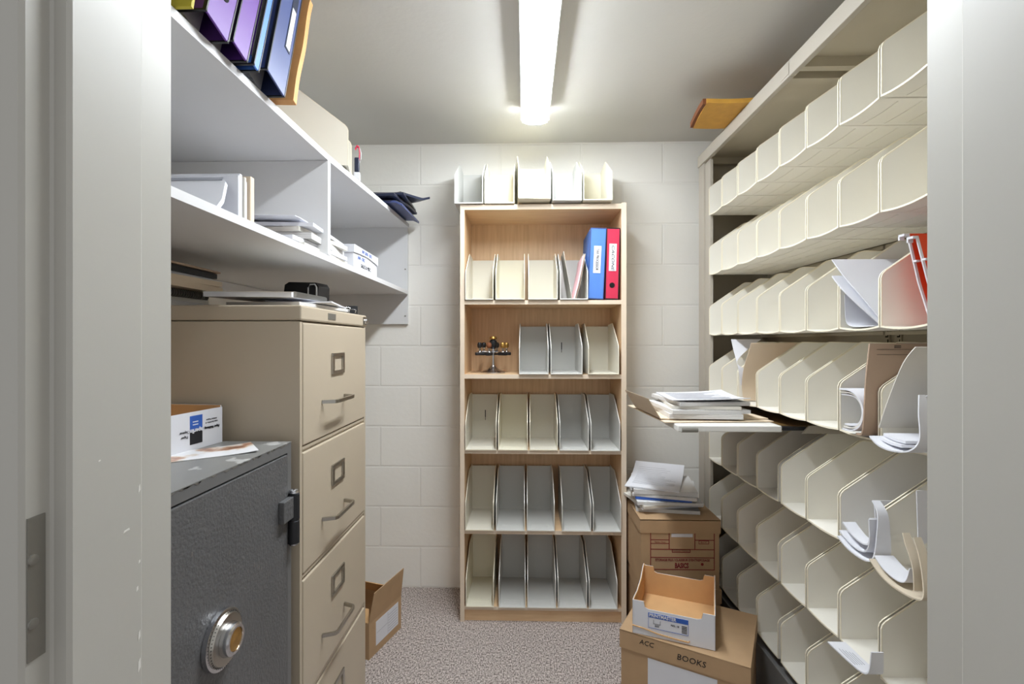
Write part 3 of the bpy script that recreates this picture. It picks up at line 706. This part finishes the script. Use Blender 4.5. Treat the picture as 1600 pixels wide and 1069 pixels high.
MB().slab(.31, .24, .016, lambda u, v: .004*math.sin(5*u+2*v)*.6, 10, 12).xf(Matrix.Translation((-.12, 0, .158))@Matrix.Rotation(PI/2, 4, 'X')@Matrix.Rotation(PI/2, 4, 'Z')).build('envelope_body', M['envelope'], t, True)
tag(MB().ribbon([(0, 0), (.02, .1), (.05, .2)], .006, 'X', -.28, 0).build('card_folder', M['yellow'], None, True, (-.553, .795, ZB+.002)), 'mustard yellow folder edge beside the purple binder on the upper shelf', 'folder')
sheaf('plastic_pocket', 'curled white document pocket at the near end of the upper shelf', 'papers', 'paper', (-.66, .705, ZB+.002), math.radians(4), .26, .11, .006, lambda u, v: .05*max(0, -u)**2+.03*max(0, v)**2)
a_ = math.radians(15)
file_bin('cream file bin standing alone on the upper wall shelf', (-.567-.0625*math.sin(a_), 1.545+.0625*math.cos(a_), 1.806), (0, 0, PI/2+a_), .125, 'bin_cream', None)
t = thing('corded_handset', 'black and red handset with a looped cord on the upper shelf', 'handset', (-.592, 1.702, 1.8085), (0, 0, .2))
MB().box(-.03, .03, -.02, .02, 0, .035, .006).build('white_foot', M['cloudy'], t)
MB().box(-.024, .024, -.014, .014, .035, .10, .008).build('grip', M['navy_dark'], t)
MB().tube([(.02, 0, .09), (.024, 0, .12), (.018, 0, .145), (0, 0, .15), (-.018, 0, .135)], .006, 8).build('red_hood', M['red'], t, True)
t.scale = (.36, .6, .82)
MB().tube([(.026, .0, .08), (.038, .0, .095), (.040, 0, .12), (.026, 0, .14)], .003, 8).build('cord', M['cloudy'], t, True)
POUCH = [('undermost', 'navy', -.625, 2.215, .02, .21, .36), ('second from the bottom', 'navy_dark', -.63, 2.17, -.06, .20, .34), ('third from the bottom', 'navy_dark', -.62, 2.19, .05, .20, .30), ('topmost', 'navy_dark', -.595, 2.23, .95, .17, .27)]
for i, (wh, m, x, y, a, w, l) in enumerate(POUCH):
    t = thing('vinyl_pouch', 'dark blue vinyl pouch, %s of the stack on the upper shelf end' % wh, 'pouch', (x, y, 1.8345+.0165*i), (math.radians(2), 0, a), 'vinyl pouches on the upper shelf')
    bend = lambda u, v, i=i: (-.05*max(0, u-.72) if i == 0 else 0)+.002*math.sin(5*v)*max(0, u)*(i > 0)+.03*max(0, u-.5)*(i == 3)
    MB().slab(w, l, .009, bend, 14, 12).build('pouch_body', M[m], t, True)
    per = [(-1, -1), (1, -1), (1, 1), (-1, 1)]; pts = []
    for q in range(4):
        (u0, v0), (u1, v1) = per[q], per[(q+1) % 4]
        for e in range(8): u, v = u0+(u1-u0)*e/8, v0+(v1-v0)*e/8; pts.append((u*w*.495, v*l*.495, .0092+bend(u, v)))
    MB().tube(pts, .0014, 6, True).build('piping', M['steel_dull'], t)
    MB().tube([(w*.36, -l*.42, .0105+bend(.72, -.84)), (w*.36, 0, .0105+bend(.72, 0)), (w*.36, l*.42, .0105+bend(.72, .84))], .0018, 6).build('zip', M['steel_dull'], t)
# things on the lower board
ZL = 1.4975
o = tag(MB().ribbon([(0, 0.006), (.030, .040), (.062, .088), (.073, .102)], .010, 'X', -.42, [0, 0, -.012, -.03]).build('plastic_wallet', M['paper'], None, True, (-.640, .985, ZL+.0015)), 'white plastic wallet leaning on upright envelopes on the lower wall shelf', 'wallet')
MB().ribbon([(.0594, .0946), (.0654, .1023)], .0012, 'X', -.42, -.02).build('edge_fold', M['ink'], o)
for i, (m, th, h, lab) in enumerate((('paper', .008, .115, 'white envelope standing nearest the wallet'), ('paper', .010, .122, 'second white envelope standing behind the wallet'), ('paper_warm', .007, .118, 'off-white envelope standing in the middle of the row'), ('paper', .006, .112, 'thin white envelope standing before the manila one'), ('manila', .016, .128, 'wide manila envelope standing at the far end of the row'))):
    y = [1.066, 1.078, 1.0905, 1.101, 1.114][i]
    o = MB().box(-.33, 0, 0, th, 0, h, .0015).build('envelope', M[m], None, False, (-.637-.004*(i % 2), y, ZL)); tag(o, lab+' on the lower shelf', 'envelope', 'envelopes standing on the lower wall shelf')
zz = ZL+.0005
PS = [('grey card folder', 'manila_folder', 'paper_warm', .016, 1, -.772, 1.485, .33, .34), ('white envelope', 'envelope', 'paper', .012, -3, -.775, 1.465, .33, .35), ('thick white booklet', 'booklet', 'pages', .018, 4, -.77, 1.48, .33, .30),
      ('off-white envelope', 'envelope', 'paper_warm', .013, -5, -.775, 1.49, .33, .30), ('pale folder', 'file_folder', 'paper', .010, 5, -.77, 1.47, .34, .30)]
for i, (nm, on, m, th, a, x, y, w, l) in enumerate(PS):
    wh = ['undermost', 'second from the bottom', 'in the middle', 'second from the top', 'topmost'][i]
    sheaf(on, '%s, %s of the flat pile on the lower wall shelf' % (nm, wh), 'papers', m, (x, y, zz), math.radians(a), w, l, th, None, 'papers piled on the lower wall shelf'); zz += th+.0012
sheaf('loose_sheet', 'loose white sheet poking over the lower shelf edge', 'papers', 'paper', (-.72, 1.215, ZL+.0005), math.radians(-8), .22, .14, .0015)
sheaf('loose_sheet', 'buckled grey sheet draped along the top of the flat pile', 'papers', 'paper', (-.79, 1.425, zz+.0005), math.radians(8), .32, .36, .002, lambda u, v: .010*(1-v*v))
t = thing('storage_box', 'small white lidded carton with handwriting on the lower wall shelf', 'box', (-.60, 1.69, ZL), (0, 0, math.radians(1)))
b = MB().box(-.23, 0, 0, .285, 0, .003).box(-.003, 0, 0, .285, .003, .082).box(-.23, -.227, 0, .285, .003, .082).box(-.227, -.003, 0, .003, .003, .082).box(-.227, -.003, .282, .285, .003, .082); b.build('carton', M['paper'], t)
ld = MB().box(-.234, .004, -.004, .289, .0835, .086)
ld.prism([(-.004, .0835), (.289, .0835), (.289, .052), (.24, .058), (.15, .064), (.05, .061), (-.004, .058)], 'X', .0012, .004).box(-.234, -.2312, -.004, .289, .056, .0835).box(-.2312, .0012, -.004, -.0012, .058, .0835).box(-.2312, .0012, .2862, .289, .056, .0835)
ld.build('lid', M['paper'], t)
text('handwriting', 'INV 2010 - 2012', .018, M['blue_print'], t, (.0046, .14, .074), (0, 1, 0), (0, 0, 1), shear=.2)
text('handwriting', 'JAN - DEC', .018, M['blue_print'], t, (.0006, .085, .047), (0, 1, 0), (0, 0, 1), shear=.2)
text('handwriting', 'SALES & MISC.', .02, M['darkink'], t, (.0006, .14, .022), (0, 1, 0), (0, 0, 1), shear=.2)

# ------------------------------------------------------------------ filing cabinet
FX, FY0, FY1, FH = -.526, 1.129, 1.598, 1.327
t = thing('filing_cabinet', 'beige steel four-drawer filing cabinet beside the grey safe', 'filing cabinet', (FX, FY0, 0))
DW = FY1-FY0
MB().box(-.645, -.008, 0, DW, 0, 1.2895, .003).build('carcass', M['cabinet'], t)
MB().box(-.012, -.002, 0, .0115, .02, 1.288, .001).box(-.012, -.002, DW-.0115, DW, .02, 1.288, .001).build('front_frame', M['cabinet'], t)
cp = MB().box(-.645, .0015, -.001, DW+.001, 1.291, FH, .004).build('top_cap', M['cabinet'], t)
MB().box(.0015, .0027, .155, .205, 1.3, 1.317).build('name_plate', M['steel_dull'], cp)
MB().box(.0015, .004, DW-.035, DW-.008, 1.296, 1.322, .0015).build('lock_plate', M['chrome'], cp)
MB().lathe([(.008, 0), (.008, .006), (.006, .008)], 20, 'X', (.003, DW-.021, 1.307)).build('lock', M['polished'], cp, True)
for z0, z1 in ((.993, 1.286), (.688, .976), (.386, .671), (.082, .369)):
    d = MB().box(-.02, .0, .0135, DW-.0135, z0, z1, .003).build('drawer', M['cabinet'], t)
    MB().box(-.006, -.003, .0145, DW-.0145, z0-.010, z0-.002).build('drawer_gap_rail', M['cabinet'], d)
    zc = z0+.188; yc = .224
    fr = MB()
    hw, hh = .044, .029
    out = [(-hw, -hh), (hw, -hh), (hw, hh), (-hw, hh)]
    fr.box(0, .005, yc-hw, yc+hw, zc+.019, zc+hh, .0015).box(0, .005, yc-hw, yc+hw, zc-hh, zc-.019, .0015).box(0, .005, yc-hw, yc-.030, zc-.019, zc+.019, .001).box(0, .005, yc+.030, yc+hw, zc-.019, zc+.019, .001)
    fr.build('label_holder', M['chrome'], d)
    zh, ya, yb = z0+.087, .120, .275
    h = MB().ribbon([(0, ya), (.030, ya+.012), (.034, ya+.02), (.034, yb-.02), (.030, yb-.012), (0, yb)], .006, 'Z', zh, zh+.009)
    h.build('handle', M['chrome'], d)

# on the cabinet
ZK = FH+.0005
BK = [('white sheaf of papers', 'paper_sheaf', 'pages', .018, .30, 4, -1.0, 1.262), ('grey booklet', 'booklet', 'paper_warm', .012, .27, -3, -1.015, 1.26), ('black spiral bound book', 'spiral_book', 'black', .018, .27, 1, -1.012, 1.255),
      ('tan envelope', 'envelope', 'manila', .016, .32, 3, -.992, 1.262), ('beige folder', 'file_folder', 'manila', .014, .32, -3, -.995, 1.26), ('white booklet', 'booklet', 'paper', .010, .29, 0, -1.01, 1.26), ('thin black book', 'book', 'black', .014, .30, 3, -1.0, 1.262), ('grey card', 'card_folder', 'kraft_folder', .005, .31, 1, -.995, 1.262)]
zz = ZK
for i, (nm, on, m, th, w, a, x, y) in enumerate(BK):
    wh = ['undermost', 'second from the bottom', 'third from the bottom', 'fourth from the bottom', 'fourth from the top', 'third from the top', 'second from the top', 'topmost'][i]
    o = sheaf(on, '%s, %s of the stack on the filing cabinet' % (nm, wh), 'books', m, (x, y, zz), math.radians(a), w*.8, .22, th, None, 'stack on the filing cabinet')
    if on == 'spiral_book':
        s = MB()
        for k in range(22): s.lathe([(.0075, -.0012), (.0105, -.0012), (.0105, .0012), (.0075, .0012)], 10, 'Y', (w*.4+.004, -.10+k*.0092, th/2))
        s.build('spiral_binding', M['steel_dull'], o)
    zz += th+.0006+(.002 if on == 'spiral_book' else 0)
zz = ZK
for i, (nm, m, x, y, a, w, l, th) in enumerate((('beige folder', 'manila', -.72, 1.36, 3, .23, .30, .006), ('white sheaf', 'pages', -.665, 1.385, -4, .20, .30, .009), ('rumpled white sheaf', 'paper', -.64, 1.43, 12, .17, .26, .004))):
    sheaf('paper_sheaf', '%s, %s of the loose papers on the filing cabinet' % (nm, ['undermost', 'second', 'uppermost'][i]), 'papers', m, (x, y, zz), math.radians(a), w, l, th, (lambda u, v, i=i: .004*abs(u)*(i == 2)), 'loose papers on the filing cabinet'); zz += th+.0008
t = thing('spiral_notebook', 'white spiral notebook lying on loose papers on the filing cabinet', 'notebook', (-.70, 1.325, zz+.008), (math.radians(2), 0, math.radians(6)))
MB().slab(.21, .28, .012, None, 4, 4).build('pages', M['paper'], t)
MB().slab(.212, .284, .001, None, 2, 2, (0, 0, .0122)).build('cover', M['paper_warm'], t)
s = MB()
for k in range(28): s.lathe([(.006, -.001), (.0078, -.001), (.0078, .001), (.006, .001)], 10, 'Y', (.106, -.125+k*.0093, .0075))
s.build('spiral_binding', M['steel_dull'], t)
t = thing('tape_dispenser', 'black plastic tape dispenser standing at the back of the cabinet top', 'tape dispenser', (-.70, 1.54, ZK), (0, 0, math.radians(-10)))
MB().prism([(-.085, .0), (.06, 0), (.064, .085), (.055, .098), (-.04, .102), (-.055, .094), (-.06, .06), (-.085, .052)], 'Y', -.03, .03).build('body', M['black'], t)
MB().tube([(.030, -.032, .012), (.030, -.032, .083), (.036, -.032, .092), (.052, -.032, .092), (.058, -.032, .083), (.058, -.032, .012)], .003, 8).build('wire_loop', M['polished'], t, True)
MB().box(-.03, .005, -.032, -.03, .03, .055).build('label', M['rust'], t)
t = thing('binder_clip', 'black binder clip with wire handles at the cabinet front edge', 'binder clip', (-.552, 1.545, ZK), (0, 0, .3))
MB().prism([(-.012, 0), (.012, 0), (.004, .028), (-.004, .028)], 'X', -.016, .016).build('clip_body', M['black'], t)
MB().tube([(-.008, -.012, .004), (-.012, -.04, .012), (0, -.052, .014), (.012, -.04, .012), (.008, -.012, .004)], .0012, 6).build('wire_handle', M['polished'], t)
MB().tube([(-.014, -.012, .008), (-.03, -.05, .018), (-.02, -.064, .02), (-.004, -.05, .018), (-.01, -.012, .008)], .0012, 6).build('wire_handle', M['polished'], t)

# ------------------------------------------------------------------ safe
SX, SY0, SY1, SH_ = -.535, .645, 1.1005, 1.012
t = thing('safe', 'dark grey steel safe with a chrome combination dial beside the doorway', 'safe', (SX, SY0, 0))
D = SY1-SY0
b = MB().box(-.48, -.06, 0, D, .012, SH_-.0015)
b.box(-.06, 0, D-.018, D, .012, SH_-.0015).box(-.06, 0, 0, .018, .012, SH_-.0015).box(-.06, 0, .018, D-.018, SH_-.022, SH_-.0015).box(-.06, 0, .018, D-.018, .012, .05)
b.build('body', M['safe_body'], t)
MB().box(-.48, .0005, -.0005, D+.0005, SH_-.0015, SH_, ).build('top_plate', M['safe_top'], t)
MB().box(-.47, -.01, .01, D-.01, 0, .012).build('base', M['blackmetal'], t)
c = MB(); rr = random.Random(3)
for k in range(26):
    y = rr.uniform(.01, D-.01); w_ = rr.uniform(.003, .012); h_ = rr.uniform(.0012, .004)
    c.prism([(y-w_, SH_-.0018), (y-w_*.4, SH_-.0018-h_), (y+w_*.5, SH_-.0018-h_*.6), (y+w_, SH_-.0018)], 'X', 0, .0006)
for y, z in ((.40, .968), (.414, .972), (.33, .945), (.355, .93), (.30, .80), (.315, .79), (.325, .782), (.12, .90), (.22, .86)):
    c.prism([(y-.0015, z-.004), (y+.001, z-.003), (y+.0015, z+.004), (y-.0005, z+.003)], 'X', .002, .0024)
c.build('paint_chips', M['steel_dull'], t)
d = MB().box(-.055, .002, .0215, D-.0215, .0535, SH_-.0255, .0015).build('door', M['safe'], t)
hz0, hz1 = .784, .90
hg = MB().lathe([(.0125, hz0), (.0125, hz0+.050), (.0115, hz0+.051), (.0115, hz0+.053), (.0125, hz0+.054), (.0125, hz1-.006)], 20, 'Z', (.010, D-.008, 0)).build('hinge', M['blackmetal'], d, True)
MB().lathe([(.009, hz1-.0055), (.011, hz1-.002), (.009, hz1+.004), (.003, hz1+.007)], 18, 'Z', (.010, D-.008, 0)).build('hinge_finial', M['polished'], hg, True)
MB().lathe([(.004, hz0-.008), (.010, hz0-.004), (.010, hz0-.0005)], 18, 'Z', (.010, D-.008, 0)).build('hinge_finial', M['polished'], hg, True)
MB().box(.002, .015, D-.062, D-.014, hz0+.060, hz1-.008, .002).build('hinge_leaf', M['safe'], hg)
DX = .64
def dprof(p): return [(r, .002+(h-.002)*DX) for r, h in p]
dl = MB().lathe(dprof([(.049, .002), (.050, .004), (.050, .0165), (.047, .018)]), 48, 'X', (0, .19, .722)).build('combination_dial', M['polished'], d, True)
MB().lathe(dprof([(.044, .018), (.0445, .0195), (.0415, .0275), (.038, .028)]), 48, 'X', (0, .19, .722)).build('number_ring', M['chrome'], dl, True)
nr = MB()
for k in range(50):
    a = 2*PI*k/50; L0 = .0012 if k % 5 else .0
    c_, s_ = math.cos(a), math.sin(a)
    nr.box(-.0004, .0004, -.00045, .00045, -.0025+L0, .0025)
    vs = list(nr.bm.verts)[-8:]
    bmesh.ops.transform(nr.bm, matrix=Matrix.Translation((.0158, .19+.0428*c_, .722+.0428*s_))@Matrix.Rotation(a-PI/2, 4, 'X'), verts=vs)
nr.build('index_marks', M['darkink'], dl)
MB().lathe(dprof([(.028, .028), (.0285, .030), (.0265, .046), (.0235, .050), (.0195, .050), (.0190, .046)]), 40, 'X', (0, .19, .722)).build('dial_knob', M['polished'], dl, True)
MB().lathe(dprof([(.0185, .046), (.0185, .0472), (.002, .0474)]), 32, 'X', (0, .19, .722)).build('brass_insert', M['brass'], dl, True)

# carton and photograph on the safe
a = math.radians(-6)
t = thing('paper_carton', 'white copier paper carton printed upside down standing on the safe', 'box', (-.690, 1.092, SH_+.0003), (0, 0, a))
cw, cl, ch = .215, .28, .080
b = MB().box(-cw, 0, -cl, 0, 0, .002).box(-.0025, 0, -cl, 0, .002, ch).box(-cw, -cw+.0025, -cl, 0, .002, ch).box(-cw+.0025, -.0025, -cl, -cl+.0025, .002, ch).box(-cw+.0025, -.0025, -.0025, 0, .002, ch+.004)
b.build('carton', M['paper'], t)
MB().box(-cw+.0025, -.0026, -.0031, -.0026, .003, ch+.004).box(-cw+.0026, -cw+.0031, -cl+.003, -.004, .003, ch).box(-cw+.003, -.003, -cl+.003, -.003, .002, .0028).build('cardboard_lining', M['kraft_light'], t)
MB().box(0, .0006, -.094, -.060, .040, .072).build('blue_square', M['blue_print'], t)
MB().box(0, .0006, -.094, -.060, .012, .040).build('black_square', M['darkink'], t)
def up_(s, y, z, sz, m, **k): text('lettering', s, sz, m, t, (.0010, y, z), (0, -1, 0), (0, 0, -1), **k)
up_('Paperline', -.078, .040, .0125, M['paper'], bold=.0004)
for z in (.058, .052): MB().box(.0006, .0009, -.087, -.072, z, z+.002).build('white_rule', M['paper'], t)
up_('Paper Multiusage', -.034, .040, .0068, M['darkink'], bold=.0003)
up_('Letter Size 8 1/2 x 11', -.034, .0515, .0042, M['darkink']); up_('10 Packs / Paquets', -.034, .058, .0042, M['darkink'])
up_('Paper', -.109, .030, .008, M['darkink']); up_('Copieur', -.109, .040, .008, M['darkink'])
o = MB().slab(.150, .100, .0012, lambda u, v: .003*max(0, u)**2, 8, 8).build('photo_print', M['photo'], None, True, (-.640, .985, SH_+.0005), (0, 0, math.radians(38)))
tag(o, 'glossy photo print lying flat on the safe before the carton', 'photo')

# ------------------------------------------------------------------ boxes on the floor
def file_carton(label, loc, rz, w, d, h, lidh=.055, group=None, dent=0.):
    """lidded archive carton; origin at front-left floor corner; front faces -Y"""
    t = thing('archive_box', label, 'box', loc, (0, 0, rz), group)
    th = .004
    b = MB().box(.004, w-.004, .004, d-.004, 0, th)
    b.box(.004, w-.004, .004, .008, th, h-.006).box(.004, w-.004, d-.008, d-.004, th, h-.006).box(.004, .008, .008, d-.008, th, h-.006).box(w-.008, w-.004, .008, d-.008, th, h-.006)
    b.build('carton', M['kraft'], t)
    l = MB().slab(w, d, .004, lambda u, v: -dent*(1-u*u)*(1-v*v), 10, 10, (w/2, d/2, h-.004))
    l.box(0, w, 0, .0032, h-lidh, h-.001).box(0, w, d-.0032, d, h-lidh, h-.001).box(0, .0032, .0032, d-.0032, h-lidh, h-.001).box(w-.0032, w, .0032, d-.0032, h-lidh, h-.001)
    l.build('lid', M['kraft'], t)
    return t
SBX, SBY, SBH = .452, 1.918, .2722
GB = 'stacked archive boxes beside the bookcase'
file_carton('brown archive box under the printed one beside the bookcase', (SBX+.004, SBY+.006, 0), math.radians(-1.0), .312, .335, SBH, group=GB)
t = file_carton('brown archive box printed in dark red with papers on its lid', (SBX, SBY, SBH+.0006), 0, .312, .335, SBH, .053, GB)
pr = MB(); F = .0034
def rule(x0, x1, z0, z1): pr.box(x0, x1, F, F+.0006, z0, z1)
def frame(x0, x1, z0, z1, w=.003):
    rule(x0, x1, z0, z0+w); rule(x0, x1, z1-w, z1); rule(x0, x0+w, z0+w, z1-w); rule(x1-w, x1, z0+w, z1-w)
frame(.04, .290, .074, .222); rule(.043, .287, .121, .124); rule(.043, .287, .153, .156); rule(.112, .115, .156, .219); rule(.212, .215, .156, .219)
rule(.043, .112, .190, .193); rule(.043, .112, .176, .1785); rule(.215, .287, .190, .193); frame(.124, .196, .142, .155, .0025); frame(.228, .268, .176, .190, .002)
pr.build('printed_frame', M['redprint'], t)
def rt(s, x, z, sz, **k): text('lettering', s, sz, M['redprint'], t, (x, F-.0002, z), (1, 0, 0), (0, 0, 1), **k)
rt("STORAGE FILE / CLASSEUR D'ENTREPOSAGE", .165, .1125, .0122, bold=.0003, sx=.88); rt('BASICS', .162, .0905, .027, bold=.0011, sx=.64)
rt('Name / Nom', .078, .183, .008); rt('Box N\u00b0', .248, .183, .008); rt('Contents / Contenu', .160, .1485, .0075)
MB().lathe([(.0055, F), (.0055, F+.0006)], 20, 'Y', (.242, 0, .097)).build('printed_dot', M['redprint'], t)
MB().box(.122, .205, F-.0004, F+.0006, .203, .216).build('hand_hole', M['paper'], t)

bz = math.atan2(-.187, .346)
t = file_carton('brown archive box with handwriting and a white sheet, frontmost on the floor', (.314, 1.620, 0), bz, .391, .315, .290, .060, None, .004)
MB().box(.092, .300, .0028, .0038, .02, .222).build('white_sheet', M['paper'], t)
text('handwriting', 'BOOKS', .026, M['darkink'], t, (.225, -.0006, .257), (1, 0, 0), (0, 0, 1), shear=.15, sx=1.0)
text('handwriting', 'ACC', .022, M['darkink'], t, (.088, -.0006, .268), (1, 0, 0), (0, 0, 1), shear=.2)

# open white-fronted carton on top
tz = math.radians(-21)
t = thing('paper_tray_carton', 'open white and brown carton tray resting on the front archive box', 'box', (.352, 1.600, .2905), (0, 0, tz))
w_, d_, h_ = .25, .27, .108
def notched(L): return [(0, 0), (L, 0), (L, h_), (L-.035, h_), (L-.039, h_-.018), (L-.05, h_-.022), (.05, h_-.022), (.039, h_-.018), (.035, h_), (0, h_)]
def side(L): return [(0, 0), (L, 0), (L, h_+.006), (L-.03, h_+.002), (L-.08, h_-.014), (.09, h_-.014), (.03, h_-.003), (0, h_)]
MB().prism(notched(w_), 'Y', 0, .0018).prism(notched(w_), 'Y', d_-.0018, d_).prism(side(d_-.0036), 'X', 0, .0018).build('outer_walls', M['paper'], t)
o2 = MB().prism(side(d_-.0036), 'X', w_-.0018, w_).build('side_wall', M['paper'], t)
for o in t.children:
    pass
inn = MB().prism([(x*(w_-.004)/w_+.002, z-.0004) for x, z in notched(w_)], 'Y', .0018, .0042).prism([(x*(w_-.004)/w_+.002, z-.0004) for x, z in notched(w_)], 'Y', d_-.0042, d_-.0018)
inn.box(.0022, w_-.0022, .0044, d_-.0044, .001, .004)
for x in (.0018, w_-.0042): inn.prism([(y+.0018, z-.0004) for y, z in side(d_-.0036)], 'X', x, x+.0024)
inn.build('cardboard_lining', M['kraft_light'], t)
# shift the two plain side sheets behind the front wall thickness
lab = MB().box(.050, .172, -.0008, 0, .028, .077).build('printed_label', M['paper'], t)
MB().box(.050, .172, -.0014, -.0008, .062, .077).build('blue_band', M['blue_print'], lab)
text('lettering', 'PRINTMASTER', .0145, M['paper'], lab, (.094, -.0018, .0695), (1, 0, 0), (0, 0, 1), bold=.0004, sx=.9)
bb = MB()
for x0, x1, z0, z1 in ((.050, .051, .028, .062), (.171, .172, .028, .062), (.051, .171, .028, .029)): bb.box(x0, x1, -.0014, -.0008, z0, z1)
bb.build('label_border', M['blue_print'], lab)
dk = MB()
for k in range(5): dk.box(.152, .168, -.0014, -.0008, .033+k*.005, .0355+k*.005)
dk.box(.066, .088, -.0014, -.0008, .043, .044).box(.066, .067, -.0014, -.0008, .043, .056).box(.087, .088, -.0014, -.0008, .043, .056).build('label_marks', M['darkink'], lab)
text('lettering', '500', .009, M['darkink'], lab, (.077, -.0014, .037), (1, 0, 0), (0, 0, 1)); text('lettering', 'NO. 10', .008, M['darkink'], lab, (.132, -.0014, .05), (1, 0, 0), (0, 0, 1), bold=.0002)
MB().ribbon([(.0, .026), (.04, .022), (.08, .014), (.14, .010), (.172, .009), (.176, .013)], .0025, 'Y', -.004, 0).build('torn_edge', M['kraft_light'], t)

# papers on the printed archive box
ZP = 2*SBH+.0012
PL = [('crumpled booklet', 'booklet', 'pages', .014, .25, .24, -8, .010), ('window envelope', 'envelope', 'paper', .008, .26, .22, 9, 0), ('cream letter', 'envelope', 'paper_warm', .010, .26, .23, 14, -.008), ('white magazine', 'magazine', 'pages', .012, .26, .27, -3, .006),
      ('blue printed booklet', 'booklet', 'blue_print', .010, .22, .24, -12, .0), ('white folder', 'file_folder', 'pages', .012, .25, .26, -16, .012), ('thick white sheaf', 'paper_sheaf', 'pages', .018, .25, .25, -10, .004)]
zz = ZP
for i, (nm, on, m, th, w, l, a_, dx) in enumerate(PL):
    wh = ['undermost', 'second from the bottom', 'third from the bottom', 'in the middle', 'third from the top', 'second from the top', 'just below the topmost'][i]
    sheaf(on, '%s, %s of the pile on the printed archive box' % (nm, wh), 'papers', m, (SBX+.135+dx, SBY+.19, zz), math.radians(a_), w, l, th, None, 'papers piled on the archive box'); zz += th+.0012
sheaf('paper_sheaf', 'white list with faint lines, topmost on the printed archive box', 'papers', 'paper', (SBX+.115, SBY+.205, zz+.001), math.radians(-22), .215, .28, .005, lambda u, v: .008*max(0, v+.3)+.030*max(0, v)**2, 'papers piled on the archive box', 14)

# small open carton by the cabinet
ang = math.atan2(2.097-1.879, -.5366+.6065)
t = thing('open_carton', 'small open brown carton with a white address label behind the filing cabinet', 'box', (-.6065, 1.879, 0), (0, 0, ang))
# local: x along the labelled face, face normal -y (towards the room), depth +y
L0, D0, H0 = .229, .30, .140
b = MB().box(0, L0, 0, D0, 0, .003).box(0, L0, 0, .003, .003, H0).box(0, L0, D0-.003, D0, .003, H0).box(0, .003, .003, D0-.003, .003, H0).box(L0-.003, L0, .003, D0-.003, .003, H0)
b.build('carton', M['kraft'], t)
MB().prism([(0, 0), (L0, 0), (L0-.006, .125), (.012, .118)], 'Y', 0, .003).xf(Matrix.Translation((0, 0, H0))@Matrix.Rotation(math.radians(8), 4, 'X')).build('flap', M['kraft'], t)
MB().prism([(.0, 0), (D0, 0), (D0-.03, .08), (.03, .08)], 'X', 0, .003).xf(Matrix.Translation((L0-.003, 0, H0))@Matrix.Rotation(math.radians(-40), 4, 'Y')).build('flap', M['kraft_light'], t)
MB().prism([(0, 0), (D0, 0), (D0-.03, .05), (.03, .05)], 'X', -.003, 0).xf(Matrix.Translation((.003, 0, H0))@Matrix.Rotation(math.radians(50), 4, 'Y')).build('flap', M['kraft_light'], t)
lb_ = MB().box(.045, .205, -.0008, 0, .030, .125).build('address_label', M['paper'], t)
k = MB()
for i in range(7): k.box(.132, .198, -.0012, -.0008, .040+i*.011, .0415+i*.011)
k.box(.127, .128, -.0012, -.0008, .034, .12).box(.05, .126, -.0012, -.0008, .078, .079).build('printed_lines', M['ink'], lb_)
